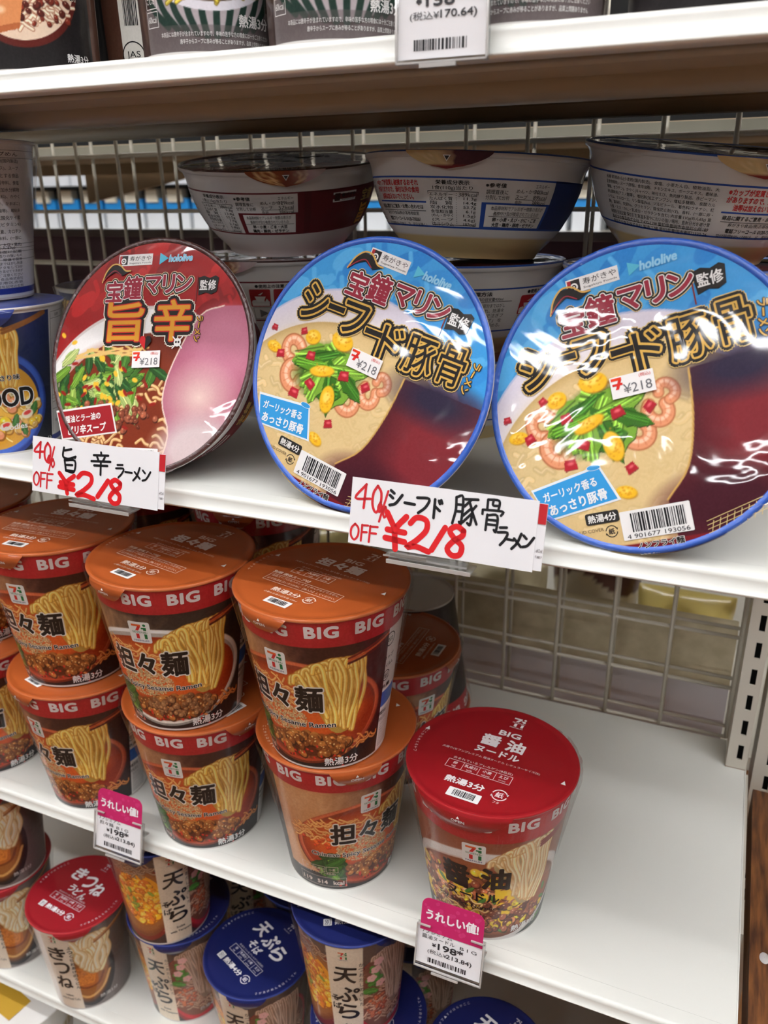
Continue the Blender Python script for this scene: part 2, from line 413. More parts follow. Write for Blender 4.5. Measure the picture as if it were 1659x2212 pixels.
def art_shoyu():
    rs = np.random.RandomState(5); a = Art(-146.5,-1,146.5,117,3.2,(40,42,40))
    a.vgrad(60,93,(160,100,70),(136,74,52)); a.vgrad(-1,10,(38,48,46),(60,62,58))
    a.ell(0,40,62,42,(196,190,186)); a.ell(0,42,60,40,(222,218,214),0,2); a.ell(0,38,57,36,(104,54,34)); a.ell(0,40,54,34,(150,84,52),0,4)
    blobs(a,-14,36,44,30,160,2,4.4,[(222,150,104),(196,112,74),(150,82,56),(236,196,60),(120,70,48)],(70,34,24),(255,230,190),rs)
    for _ in range(34): a.ell(rs.randn()*20-6,34+rs.randn()*15,3.4+rs.rand()*2,2.4+rs.rand(),(238,200,58),rs.rand()*3,.6); 
    for _ in range(14): leaf(a,rs.randn()*24,30+rs.randn()*16,9,1.6,rs.rand()*3,(70,120,48),rs)
    blobs(a,2,24,46,14,110,1.6,3.6,[(120,62,44),(176,104,72),(222,190,60),(98,48,36)],(54,24,18),(248,214,170),rs)
    curly(a,-20,30,30,10,12,np.array((226,190,120.)),(150,100,50),(250,230,180),rs,1.4)
    lifted_noodles(a,3,38,76,90,33,20,np.array((238,208,148.)),(194,146,88),(255,244,214),rs,2.3)
    for k in range(3): a.line([(33,86-k*2),(48,90-k*2),(60,93-k*2)],1.9,(132,36,30),.4)
    a.poly([(-146,0),(-80,0),(-80,93),(-146,93)],(232,230,226)); a.poly([(84,0),(146,0),(146,93),(84,93)],(232,230,226))
    a.vgrad(92,117,(172,26,36),(178,28,38)); a.speckle(9)
    return a
def art_tempura():
    rs = np.random.RandomState(8); a = Art(-125,-1,125,108,3.,(62,54,52))
    a.vgrad(0,108,(58,44,42),(92,74,66))
    # left: a fried prawn cake in broth
    a.ell(-34,50,34,46,(120,40,30)); a.ell(-34,52,31,43,(120,66,36)); a.ell(-34,54,29,40,(150,92,48),0,4)
    a.ell(-30,54,22,30,(224,150,32)); blobs(a,-30,54,20,27,120,2,4.4,[(240,178,40),(226,140,30),(246,200,80),(214,116,40)],(160,84,20),(255,236,150),rs)
    for _ in range(8): leaf(a,-32+rs.randn()*8,52+rs.randn()*14,7,1.6,rs.rand()*3,(132,150,50),rs)
    curly(a,-34,88,22,7,40,np.array((150,112,88.)),(96,66,50),(214,180,150),rs,1.4)
    # right: brown noodles, greens and pink fish cake, red-lacquered bowl
    a.ell(36,44,34,48,(128,30,34)); a.ell(36,46,32,46,(190,44,52),0,1.5); a.ell(35,49,29.5,43,(120,70,50)); 
    curly(a,36,40,26,26,90,np.array((190,146,116.)),(128,86,66),(236,206,180),rs,1.5)
    lifted_noodles(a,20,52,88,92,26,18,np.array((198,164,138.)),(136,100,80),(240,220,200),rs,1.6)
    for _ in range(9): leaf(a,20+rs.randn()*4,62+rs.randn()*12,11,3,rs.rand()*3,(74,140,46),rs)
    for x,y in ((22,74),(26,58),(19,66),(24,82)):
        for k in range(5): a.ell(x+2.2*math.cos(k*1.257),y+2.2*math.sin(k*1.257),1.9,1.9,(240,186,184),0,.4)
    blobs(a,24,34,8,12,36,1,2,[(196,104,62),(170,82,50)],(110,50,34),(240,180,130),rs)
    a.poly([(78,0),(125,0),(125,108),(78,108)],(226,222,216)); a.poly([(-125,0),(-78,0),(-78,108),(-125,108)],(226,222,216))
    a.poly([(-12.5,0),(12.5,0),(12.5,108),(-12.5,108)],(226,212,190)); a.speckle(10)
    for _ in range(260):
        x = rs.rand()*25-12.5; y = rs.rand()*105; a.line([(x,y),(x+rs.randn()*2,y+rs.randn()*2)],.35,(204,188,162),.3,.5,raw=True)
    return a
def art_kitsune():
    rs = np.random.RandomState(9); a = Art(-125,-1,125,108,3.,(112,104,102))
    a.poly([(10,0),(78,0),(78,108),(10,108)],(112,104,103)); a.poly([(44,0),(78,0),(78,108),(44,108)],(104,94,92))
    a.ell(22,44,26,40,(38,34,36)); a.ell(20,46,24,38,(58,36,26),0,1.); a.ell(19,48,22.5,36,(150,92,42),0,4)
    a.poly([(8,58),(20,57),(31,46),(30,30),(14,27),(8,38)],(178,100,38)); a.poly([(9,56),(20,55),(29,45),(27,34),(12,33)],(204,124,50))
    for _ in range(150): a.ell(10+rs.rand()*19,32+rs.rand()*22,.7,.5,(168,92,34),rs.rand()*3,.3,.6)
    a.line([(9,34),(18,29),(30,31),(36,42)],2.6,(120,62,26),.6); a.line([(8,22),(20,16),(34,24),(42,40)],2.8,(206,158,92),.8)
    lifted_noodles(a,7,37,88,92,46,11,np.array((244,228,184.)),(204,172,114),(255,250,226),rs,4.4)
    for k in range(2): a.line([(32,86-k*2.4),(52,93-k*2),(76,101-k*2)],2.2,(196,140,84) if k==0 else (150,96,52),.5)
    a.poly([(78,0),(125,0),(125,108),(78,108)],(214,206,198)); a.poly([(-125,0),(-78,0),(-78,108),(-125,108)],(226,222,216))
    a.poly([(-78,0),(-12,0),(-12,108),(-78,108)],(232,228,222))
    a.poly([(-12.5,0),(12.5,0),(12.5,108),(-12.5,108)],(222,210,192)); a.speckle(8)
    return a
def art_seafood():
    rs = np.random.RandomState(12); a = Art(-146.5,-1,146.5,117,3.2,(20,22,30))
    a.vgrad(0,117,(14,18,26),(34,52,110)); a.ell(-12,42,48,46,(30,52,130)); a.ell(-12,44,46,44,(62,98,190),0,2); a.ell(-12,44,42,39,(28,44,110)); a.ell(-12,42,40.5,37.5,(206,150,44)); a.ell(-16,46,34,28,(232,184,80),0,5)
    curly(a,-12,30,34,20,34,np.array((236,196,110.)),(180,126,44),(255,236,180),rs,1.6)
    blobs(a,2,34,28,20,40,2.4,5,[(236,200,60),(240,222,170),(226,150,110),(214,170,90)],(150,96,36),(255,250,220),rs)
    for x,y in ((8,28),(14,20),(-10,22),(24,36)): leaf(a,x,y,12,2.6,rs.rand()*2,(60,110,50),rs)
    for x,y in ((18,32),(0,24)): a.ell(x,y,5,3.6,(240,226,200),.3,.6); a.ell(x,y+1,3.2,1.6,(214,70,66),.3,.6)
    lifted_noodles(a,-28,12,100,100,54,20,np.array((240,190,90.)),(196,138,48),(255,236,170),rs,2.4)
    for k in range(2): a.line([(8,100-k*2.4),(26,106-k*2),(38,111-k*2)],2.2,(150,96,50),.5)
    a.poly([(42,0),(146,0),(146,117),(42,117)],(230,230,230)); a.poly([(-146,0),(-60,0),(-60,117),(-146,117)],(30,40,70))
    a.poly([(42,0),(146,0),(146,4),(42,4)],(232,234,240)); a.poly([(42,4),(146,4),(146,8.5),(42,8.5)],(48,64,150)); a.speckle(7)
    a.poly([(-146,111),(146,111),(146,117),(-146,117)],(236,236,236))
    return a
def art_pork():
    rs = np.random.RandomState(13); a = Art(-112,-1,112,107,3.6,(30,27,28))
    a.ell(-6,48,34,36,(88,30,24)); a.ell(-6,50,32,34.5,(226,202,178))
    curly(a,-6,46,28,24,110,np.array((236,216,186.)),(150,80,54),(255,246,230),rs,1.5); blobs(a,4,30,18,8,26,.9,2.2,[(120,44,30),(86,34,26)],(60,24,18),(240,200,170),rs)
    a.poly([(-26,18),(-8,21),(-4,35),(-22,36)],(214,140,88)); a.poly([(-26,18),(-8,21),(-7,24),(-25,21.5)],(176,98,56)); a.ell(-17,30,3,2,(244,200,160),0,1,.6)
    for x,y in ((-24,46),(-10,52),(4,44)): leaf(a,x,y,11,2.4,rs.rand()*2,(76,140,50),rs)
    a.poly([(36,0),(50,0),(50,107),(36,107)],(84,52,40)); a.poly([(50,0),(66,0),(66,107),(50,107)],(226,222,214)); a.poly([(66,0),(112,0),(112,107),(66,107)],(46,32,28)); a.speckle(7)
    return a
def art_striped():
    rs = np.random.RandomState(14); a = Art(-112,-1,112,107,3.6,(46,30,27))
    a.poly([(-40,0),(44,0),(44,21),(-40,21)],(96,88,88)); a.ell(0,44,42,37,(56,48,48)); a.ell(0,45,41,36,(168,158,162))
    for x in np.arange(-38,42,8.2): a.line([(x*.62,8+abs(x)*.12),(x*.86-.5,17+abs(x)*.12),(x*1.0,27+abs(x)*.18)],3.4,(30,52,44),.5)
    a.ell(0,47,39,28,(222,220,228)); a.ell(0,49.5,37,26.5,(70,50,30)); curly(a,0,34,28,9,60,np.array((214,194,60.)),(110,84,26),(246,236,140),rs,1.7)
    blobs(a,0,50,28,14,90,1.4,3.2,[(60,56,40),(98,74,34),(206,170,60),(46,40,34)],(24,18,14),(236,224,180),rs); a.ell(-4,44,9,5.5,(244,226,190),0,1); a.ell(-4,44,4.6,3,(226,150,50),0,1)
    a.poly([(-36,0),(50,0),(50,13),(-36,13)],(92,82,82),.5)
    a.poly([(52,0),(112,0),(112,107),(52,107)],(60,44,40)); a.poly([(64,0),(52,0),(52,107),(64,107)],(214,208,202)); a.poly([(-112,0),(-42,0),(-42,107),(-112,107)],(54,38,34)); a.speckle(7)
    return a

def flames(a, cols, rs, n, region):
    for _ in range(n):
        x = region[0]+rs.rand()*(region[2]-region[0]); y = region[1]+rs.rand()*(region[3]-region[1]); s = 5+rs.rand()*6; c = cols[rs.randint(len(cols))]
        a.ell(x,y,s,s*.55,c,rs.rand(),.4); a.ell(x+s*.6,y+s*.4,s*.45,s*.5,c,0,.4); a.line([(x+s*.8,y+s*.2),(x+s*1.2,y+s*.8),(x+s*.9,y+s*1.5)],s*.32,c,.4)
def shrimp(a, x, y, r, rot, rs):
    P = [(x+r*math.cos(rot+t)*(1-.05*k), y+r*.85*math.sin(rot+t)) for k,t in enumerate(np.linspace(0,4.4,9))]
    a.line(P, r*1.05, (176,104,66), .6); a.line(P, r*.85, (228,158,118), .8); a.line([(p[0],p[1]+r*.15) for p in P], r*.3, (250,206,176), .6)
    for k in range(0,8): q = P[k]; a.line([(q[0]-(q[0]-x)*.35,q[1]-(q[1]-y)*.35),(q[0]+(q[0]-x)*.3,q[1]+(q[1]-y)*.3)], .5, (206,120,84), .4, .6)
def egg(a, x, y, rx, ry, rot):
    a.ell(x+.3,y-.6,rx,ry,(176,120,30),rot,.6,.7); a.ell(x,y,rx,ry,(238,190,46),rot,.6); a.ell(x-.6,y+.8,rx*.55,ry*.45,(252,222,110),rot,1.2,.8)
    r = np.random.RandomState(int(abs(x*7+y*3)))
    for _ in range(16): a.ell(x+r.randn()*rx*.4,y+r.randn()*ry*.4,.6,.5,(218,150,30),0,.4,.5)
def crab(a, x, y, s, rot):
    c,n = math.cos(rot),math.sin(rot); q = [(-1.,-.7),(.9,-.6),(.7,.8),(-.8,.7)]; P = [(x+s*(u*c-v*n), y+s*(u*n+v*c)) for u,v in q]
    a.poly([(p[0]+.3,p[1]-.5) for p in P],(120,24,34),.7); a.poly(P,(178,40,54)); a.ell(x,y+s*.2,s*.5,s*.25,(226,110,116),rot,.5,.7)
def art_lid_blue():
    rs = np.random.RandomState(21); a = Art(-76,-76,76,76,4.6,(66,156,216))
    flames(a,[(92,176,228),(44,134,204),(58,146,212)],rs,34,(-70,10,70,72))
    a.ell(-8,-35,80,77,(196,200,226)); a.ell(-8,-35,79,76,(226,220,232)); a.ell(-8,-35,76,66,(236,228,222),0,8,.6)
    a.ell(-6,-40,76,63,(198,168,112)); a.ell(-6,-42,75,62,(214,186,134),0,4); a.ell(-14,-20,50,34,(226,204,156),0,16,.8)
    curly(a,-8,-30,60,44,120,np.array((222,196,146.)),(208,182,130),(236,216,174),rs,2.6); a.ell(-8,-30,60,44,(220,194,142),0,20,.35)
    for x,y,r_,rot in ((-49,-3,6.5,.5),(-42,-16,7.5,1.7),(-3,-16,6.5,3.4),(8,-8,6.,2.4),(-14,3,6,0.4),(12,0,5,5.)): shrimp(a,x,y,r_,rot,rs)
    a.ell(-22,-6,22,15,(66,104,36),.4,5,.75)
    for x,y,L,w,ro in ((-34,-2,30,7,.5),(-18,2,26,7,-.4),(-12,-12,28,8,1.2),(-28,-10,26,7,.9),(-20,-16,24,6,.1),(-30,-2,34,5,.5),(-22,-8,36,6,1.0),(-18,-14,32,5,1.9),(-10,-2,28,5,.3),(-26,-14,26,5,1.5),(-6,-8,24,4,-.5),(-34,-6,24,4,.2)): leaf(a,x,y,L,w,ro,[(96,150,44),(62,116,34),(126,170,62)][rs.randint(3)],rs)
    for x,y,rx,ry,ro in ((-39,8,5,4,.3),(-20,12.5,7,5,-.1),(-25.6,-7,8,3,.35),(-16,-20,4.6,7.5,.2),(-14,-43,5,3,-.3),(-62,-6,5,3,0)): egg(a,x,y,rx,ry,ro)
    for x,y,s,ro in ((-56,-8,3,.3),(-36,-2,3.2,.1),(-30,-16.5,3.4,-.5),(-11,-4.5,3.6,.2),(4,-5,3,.7),(-9.5,-32,3.,.4),(-46,9,2.4,.5),(-38,-25,3.6,0),(-66,4,2.2,0)): crab(a,x,y,s,ro)
    # plain wine red corner panel with a thin gold edge
    E = [(76,-76),(6,-76),(4,-50),(16,-36),(22,-14),(24,8),(76,8)]; S = smooth_line(E[2:6]); 
    a.poly([(76,-76),(6,-76)]+[tuple(p) for p in S]+[(76,10)],(92,34,44)); a.ell(62,-24,34,34,(132,46,54),0,14,.8); a.ell(30,-56,30,16,(74,26,40),0,10,.8); a.ell(46,4,26,12,(50,42,66),0,10,.8)
    a.line([tuple(p) for p in S],.9,(206,168,96),.3,raw=True)
    a.poly([(-44,-76),(-22,-68),(20,-68),(60,-58),(60,-76)],(128,32,40)); a.speckle(6)
    return a
def art_lid_red():
    rs = np.random.RandomState(22); a = Art(-76,-76,76,76,4.6,(158,34,36))
    flames(a,[(188,44,44),(134,26,30),(172,38,40)],rs,34,(-70,0,70,72))
    a.ell(0,-42,84,73,(214,206,202)); a.ell(0,-43,83,72,(240,238,236)); a.ell(4,-52,80,66,(120,48,26)); a.ell(4,-53,78,64.5,(104,38,18)); a.ell(-10,-36,60,44,(128,52,26),0,12,.8)
    curly(a,-6,-44,64,32,80,np.array((222,176,116.)),(120,56,26),(250,220,176),rs,2.0)
    for _ in range(70):
        x = -30+rs.randn()*19; y = -20+rs.randn()*10; leaf(a,x,y,13+9*rs.rand(),3.2,rs.rand()*3,[(110,150,54),(70,116,44),(150,178,86),(44,88,40),(176,196,120)][rs.randint(5)],rs)
    blobs(a,-24,-38,38,10,60,1.2,2.6,[(132,70,48),(160,92,66),(112,56,38)],(60,24,14),(214,160,130),rs)
    for _ in range(26): a.ell(-30+rs.randn()*20,-16+rs.randn()*12,2.2,1.4,(236,190,60),rs.rand()*3,.4)
    for _ in range(20): a.ell(-30+rs.randn()*20,-20+rs.randn()*11,2.6,1.1,(150,34,26),rs.rand()*3,.4)
    for _ in range(12): a.line([(-60+rs.rand()*70,rs.rand()*6-4),(-50+rs.rand()*60,3+rs.rand()*3)],1.4,(226,190,120),.4)
    S = smooth_line([(12,-76),(20,-50),(14,-28),(20,-4),(36,24),(52,30)])
    a.poly([tuple(p) for p in S]+[(76,30),(76,-76)],(176,104,126)); a.ell(54,4,24,24,(196,128,150),0,14,.8); a.ell(40,-26,20,18,(232,206,196),0,16,.6); a.ell(44,-58,32,20,(214,196,196),0,12,.9)
    a.line([tuple(p) for p in S],.9,(236,214,200),.3,raw=True); a.speckle(6)
    return a
# ================================================================== packages
M_PAPER = mat('printed_sleeve', rough=.45, spec=.2, coat=.55, coat_rough=.09, attr=True, bump=(90,.10,.002,'coat'))
M_LID = mat('printed_lid_paper', rough=.42, spec=.25, coat=.7, coat_rough=.10, attr=True, bump=(38,.25,.003,'coat'))
M_FLAT = mat('print_matt', rough=.55, attr=True)
M_WRAPLID = mat('film_covered_lid', rough=.5, spec=.15, coat=1., coat_rough=.045, attr=True, bump=(15,.34,.006,'coat'))
M_WHITEP = mat('white_foam', (226,224,220), rough=.45, coat=.2)
M_FILM = clear('shrink_film', gloss=.02, rough=.10, bump=(60,.8,.006))
M_FILM2 = clear('loose_film', gloss=.10, rough=.10, bump=(110,1.,.010), haze=.10)
KSL = .62
WHITE = (240,238,236); BLK = (22,20,22); RED = (186,30,38)

def cone_surf(r0, r1, H, k):
    """sleeve surface: x mm along the sleeve (k mm per degree), y mm up"""
    def f(V, lift):
        V = np.asarray(V,float); th = np.radians(V[:,0]/k-90); z = V[:,1]/1000; r = r0+(r1-r0)*z/H+lift/1000
        return np.stack([r*np.cos(th), r*np.sin(th), z],1)
    return f
def flat_surf(z=0.):
    return lambda V, lift: np.stack([np.asarray(V)[:,0]/1000, np.asarray(V)[:,1]/1000, np.full(len(V), z+lift/1000)],1)
def front_surf(y=0.):
    """vertical card facing -Y"""
    return lambda V, lift: np.stack([np.asarray(V)[:,0]/1000, np.full(len(V), y-lift/1000), np.asarray(V)[:,1]/1000],1)
def seven_logo(ink, cx, cy, s, tile=True, mono=None, lift=.12, sub=True):
    """numeral and letter mark; s = height in mm"""
    o,g,b,r = ((222,96,40),(26,120,66),(30,50,120),(206,36,40)) if not mono else (mono,)*4
    if tile: ink.rrect(cx-s*.52,cy-s*.6,cx+s*.52,cy+s*.6,s*.1,(238,238,234),lift)
    L = lift+.08
    P = lambda pts: [(cx+x*s, cy+y*s) for x,y in pts]
    ink.poly(P([(-.36,.46),(.10,.46),(.10,.34),(-.36,.34)]),o,L); ink.poly(P([(-.06,.36),(.10,.36),(-.05,.10),(-.20,.10)]),r,L)
    ink.poly(P([(-.20,-.08),(-.04,-.08),(-.04,-.36),(-.20,-.36)]),r,L)
    ink.disc(cx+.27*s,cy+.42*s,.075*s,g,L,12); ink.poly(P([(.10,.29),(.34,.29),(.34,.12),(.20,.12),(.20,.20),(.10,.20)]),g,L); ink.poly(P([(.20,-.08),(.34,-.08),(.34,-.36),(.20,-.36)]),g,L)
    if sub:
        ink.text('SEVEN&i',cx,cy+.015*s,g if not mono else mono,w=.74*s,h=.11*s,bold=.02,lift=L+.02,res=2); ink.text('PREMIUM',cx,cy-.47*s,b,w=.74*s,h=.1*s,bold=.02,lift=L,res=2)
def sleeve_mesh(name, art, r0, r1, H, k, nth, nz, texts):
    mb = MB(); th = np.linspace(-180,180,nth,endpoint=False); zz = np.linspace(0,H*1000,nz)
    T,Z = np.meshgrid(th,zz); f = cone_surf(r0,r1,H,k); P = f(np.stack([T.ravel()*k,Z.ravel()],1),0).reshape(nz,nth,3)
    C = np.clip(art.sample(T*k,Z)*1.14,0,.95); C[Z < 1.6] = lin((214,210,206))
    grid_mb(mb,P,C,M_PAPER,wrap=True)
    mb.lathe([(r0-.0012,.0022),(r0,0.0)],M_WHITEP,96); mb.lathe([(.0001,.003),(r0-.0012,.0022)],M_WHITEP,48)
    ink = Ink(mb,f,M_PAPER,step=2.5)
    texts(ink,k)
    return mb.mesh(name)
def lid_mesh(name, r, col, texts, tab=(36,13), pointed=False, H=.1155, r0=.038, textrot=0., rim=None, tabcol=None, shade_bar=True):
    """paper lid: disc, rolled edge and pull tab bent down at -Y"""
    mb = MB(); c = lin(col); rc = lin(rim) if rim is not None else lin(np.array(col)*.92)
    mb.lathe([(.0001,.0002),(r*.5,.0003),(r*.9,.0001),(r-.0022,0.),(r-.001,.0006),(r+.0002,.0002)],M_LID,128,c)
    mb.lathe([(r+.0002,.0002),(r+.0007,-.0006),(r+.0004,-.0018),(r-.0008,-.0024)],M_LID,128,rc)
    slope = (r-r0)/H; w,L = tab; n = 12; V=[]; F=[]
    for j in range(9):
        t = j/8; d = L*t
        ww = w/2*(1-t**1.2*.93 if pointed else (1-.45*t-.25*t**4))
        for i in range(n+1):
            x = (-1+2*i/n)*ww
            if j == 0: y = -math.sqrt(max((r*1000)**2-x*x,0)); z = .1
            else: y = -math.sqrt(max((r*1000+.8-slope*d)**2-x*x,0)) - 1.8*math.sin(PI*min(t*1.2,1)) ; z = -.4-d*.97
            V.append((x/1000,y/1000,z/1000))
    for j in range(8):
        for i in range(n): a = j*(n+1)+i; F.append((a,a+n+1,a+n+2,a+1))
    mb.add(V,F,M_LID,lin(tabcol) if tabcol is not None else c,True)
    cr,sr = math.cos(textrot),math.sin(textrot)
    def surf(V, lift):
        V = np.asarray(V,float); return np.stack([(V[:,0]*cr-V[:,1]*sr)/1000,(V[:,0]*sr+V[:,1]*cr)/1000,np.full(len(V),(.45+lift)/1000)],1)
    ink = Ink(mb,surf,M_FLAT); texts(ink)
    # on the tab
    def tsurf(V, lift):
        V = np.asarray(V,float); d = -V[:,1]; x = V[:,0]; t = np.clip(d/L,0,1)
        y = -np.sqrt(np.maximum((r*1000+.8-slope*d)**2-x*x,0))-1.8*np.sin(PI*np.minimum(t*1.2,1))-.25-lift
        return np.stack([x/1000,y/1000,(-.4-d*.97)/1000],1)
    ti = Ink(mb,tsurf,M_FLAT,step=2.)
    if not pointed:
        ti.text('OPEN',0,-6.2,WHITE,w=8.6,h=2.2,bold=.02,lift=.25); ti.poly([(-1.1,-4.2),(1.1,-4.2),(0,-2.5)],WHITE,.25)
    return mb.mesh(name)
def film_mesh(name, r, r0, H, drop=.55):
    mb = MB(); n = 140; rows = 10; rs = np.random.RandomState(4); V=[]; ph = rs.rand(6)*6.28
    for j in range(rows+1):
        t = j/rows; z = H-.0008-(H*drop)*t; rb = r0+(r-r0)*z/H; gap = .0022*(1-t)**1.3+.0005
        for i in range(n):
            a = 2*PI*i/n; wv = sum(math.sin(a*k+ph[q])*.25 for q,k in enumerate((5,9,17,31)))
            rr = rb+gap*(1+.35*wv*(1-t)); V.append((rr*math.cos(a),rr*math.sin(a),z))
    F = [(j*n+(i+1)%n,j*n+i,(j+1)*n+i,(j+1)*n+(i+1)%n) for j in range(rows) for i in range(n)]
    mb.add(V,F,M_FILM,None,True); return mb.mesh(name)

# ---- sleeve lettering
def t_tantan(ink, k):
    for i in range(11): ink.text('BIG',(-2+i*360/11)*k-(0 if i < 6 else 360*k),106.2,(236,228,226),w=18,h=8.6,bold=.045,spacing=1.12)
    seven_logo(ink,-37*k,81.5,13.5)
    for ch,deg,y in (('担',-60,56.5),('々',-38,56.5),('麺',-14,56.8)):
        ink.text(ch,deg*k,y,BLK,w=18 if ch != '々' else 14,h=20 if ch != '々' else 17,bold=.035,outline=[((236,230,220),.045)],lift=.3,res=4)
    ink.text('Chinese Spicy Sesame Ramen',-42*k,36.2,BLK,w=78,h=5.2,bold=.02,outline=[((238,232,224),.05)],lift=.3)
    ink.text('熱湯3分',11*k,6.2,WHITE,w=26,h=6.6,bold=.02)
    for s,d in (('119',-100),('514',-83),('kcal',-66)): ink.text(s,d*k,8,(220,200,190),w=9,h=4,bold=.03)
    ink.frame(-108*k,4,-58*k,13,.3,(200,180,170)); ink.text('含まれているアレルゲン(8品目)',-90*k,17,(220,200,190),w=34,h=2.6)
    for j in range(3): ink.frame((-104+j*13)*k,18.5,(-92+j*13)*k,24,.3,(214,196,186)); ink.text(['卵','乳成分','小麦'][j],(-98+j*13)*k,21.3,(220,204,190),h=2.6)
    ink.ring(53*k,87,5,.7,BLK); ink.text('eco',53*k,87,(30,90,60),w=5,h=3); ink.ring(53*k,60,4,.6,BLK); ink.text('紙',53*k,60,BLK,h=4.4)
    for y,s in ((74,'カップ'),(68,'フィルム'),(52,'熱量'),(31,'調理方法'),(26,'熱湯を注ぐ')): ink.text(s,54*k,y,BLK,w=11,h=3,bold=.02)
    for y,s in ((90,'●名称/即席カップめん'),(84,'●原材料名/油揚げめん'),(78,'(小麦粉、植物油脂、食塩)'),(72,'スープ、かやく、香料'),(40,'熱湯を注いで3分')): ink.text(s,100*k,y,BLK,w=38,h=3.2)
def t_shoyu(ink, k):
    for i in range(11): ink.text('BIG',(-9+i*360/11)*k-(0 if i < 6 else 360*k),104.8,(236,228,226),w=18,h=8.6,bold=.045,spacing=1.12)
    seven_logo(ink,-10*k,80.5,13.5)
    ink.text('醤',-25*k,57.5,BLK,w=19,h=21,bold=.035,lift=.3,res=4); ink.text('油',7*k,59.5,BLK,w=19,h=20,bold=.04,lift=.3,res=4)
    ink.text('ヌードル',-11*k,41.5,BLK,w=36,h=8.5,bold=.03,lift=.3); ink.text('Soy Sauce Noodles',-16*k,31.5,BLK,w=46,h=4.4,bold=.02,lift=.3)
    ink.text('熱湯3分',40*k,9.4,WHITE,w=24,h=6.2,bold=.02)
def t_tempura(ink, k):
    seven_logo(ink,-1,93,8.5,tile=False)
    for ch,x,y,s in (('天',0,73,17),('ぷ',1,52,17),('ら',1.5,33,17)): ink.text(ch,x,y,BLK,w=s,h=s*.98,bold=.025,shear=.12,lift=.3,res=4)
    ink.text('そ',-8.5,47,BLK,h=6.5,bold=.02,lift=.3); ink.text('ば',-7.5,38.5,BLK,h=7,bold=.02,lift=.3)
    for i,ch in enumerate('かつおだしのきいた'): ink.text(ch,11.5,84-i*5.4,BLK,h=3.4,lift=.3)
    ink.text('Soba',2,17.5,BLK,w=8,h=2.4,bold=.03); ink.text('with Tempura',2,12.5,BLK,w=20,h=3,bold=.03); ink.text('熱湯4分',44,12,(222,218,214),w=19,h=4.4)
def t_kitsune(ink, k):
    seven_logo(ink,-1,94,8.5,tile=False)
    for ch,x,y,s in (('き',-1,76,17),('つ',0,57,16),('ね',-1,38,17)): ink.text(ch,x,y,BLK,w=s,h=s,bold=.025,shear=.12,lift=.3,res=4)
    for i,ch in enumerate('ふっくらおあげのうどん'): ink.text(ch,11.5,84-i*5.2,BLK,h=3.8,bold=.02,lift=.3)
    ink.text('Udon',0,20,BLK,w=8,h=2.4,bold=.03); ink.text('with Fried Tofu',0,15,BLK,w=20,h=3); ink.text('熱湯5分',39,12.5,(222,218,214),w=19,h=4.4)
def t_seafood(ink, k):
    ink.text('SEAFOOD',-12*k,47,BLK,w=68,h=15,bold=.035,outline=[((244,244,240),.045)],lift=.3,res=4); ink.text('あっさり味',4*k,63,BLK,w=24,h=4.6,bold=.02,outline=[((244,244,240),.05)],lift=.3)
    ink.text('Noodles',6*k,23,WHITE,w=24,h=4.6,bold=.02); ink.text('熱湯3分',37*k,6.5,(200,204,210),w=22,h=5.2,bold=.02)
    rows = ['即席カップめん','油揚げめん(小麦粉(国内製造)','食塩、チキンエキス)、スープ','乳等を主要原料とする食品','デキストリン、香辛料、食塩','香辛料、たん白加水分解物','料、チキン調味料)、かやく','(キャベツ、いか、かまぼこ)','調味料(アミノ酸等)、増粘多','糖類、微粒二酸化ケイ素','酸化防止剤(ビタミンE)','ベニコウジ色素、カロチン','ミンB1、酸味料、(一部に','いか・ごま・大豆・豚肉)']
    x0 = 62
    for i,s in enumerate(rows): ink.text(s,x0+2+20,106-i*5.0,(60,60,64),w=38,h=3.1,align='c')
    for i,s in enumerate(['75g(めん60g)','カップ底面に記載','高温多湿や香りの強いもの','をさけて、常温で保存','フタを矢印まではがし熱湯','まで注ぎフタをして3分','す。よくかき混ぜてできあが','やけどにご注意ください','サンヨー食品株式会社','東京都港区赤坂','製造所固有記号の右側']): ink.text(s,x0+22,36+2.9-i*2.9+.0,(60,60,64),w=38 if i not in(0,) else 24,h=2.2)
    for y in (108.5,103.2,37.6+4,38.6,35.9,30.0): ink.rect(44,y,146,y+.25,(70,70,74))
    ink.rect(61,10,61.3,108,(70,70,74)); ink.rect(44,10,44.3,108,(70,70,74))
    for y,s in ((105.8,'名称'),(75,'原材料名'),(40,'内容量'),(37,'期限'),(33,'方法'),(20,'販売者')): ink.text(s,52,y,(60,60,64),h=2.6)
def t_pork(ink, k):
    ink.text('Shrimp Oil & Pork Broth',-4*k,37.5,BLK,w=56,h=4.4,bold=.015,outline=[((240,226,206),.05)],lift=.3); ink.text('熱湯3分',38*k,8,WHITE,w=15,h=4.4,bold=.02)
    ink.ring(92*k,14.5,7.5,.7,BLK,ry=1.0); ink.text('JAS',92*k,14.5,BLK,w=9,h=4.6,bold=.01); ink.barcode(86*k,30,100*k,46,3,16)
def t_striped(ink, k):
    ink.text('熱湯3分',38*k,15.5,WHITE,w=20,h=5.6,bold=.025); ink.text('本商品には唐辛子が含まれていますので、辛味の苦手な方の喫食には十分ご注意ください',4*k,9.3,WHITE,w=62,h=2.3,bold=.02); ink.text('唐辛子からスープに赤みが移ることがありますが、品質上問題ありません',12*k,6.0,WHITE,w=50,h=2.2,bold=.02)
    for j,s in enumerate(('60kcal','こむぎ')): ink.frame(-62*k,13+j*8,-48*k,20+j*8,.3,WHITE); ink.text(s,-55*k,16.5+j*8,WHITE,w=6.4,h=2.8)
    ink.ring(74*k,16,3.4,.5,BLK); ink.text('紙',74*k,16,BLK,h=3.6); ink.barcode(68*k,26,80*k,44,5,12)

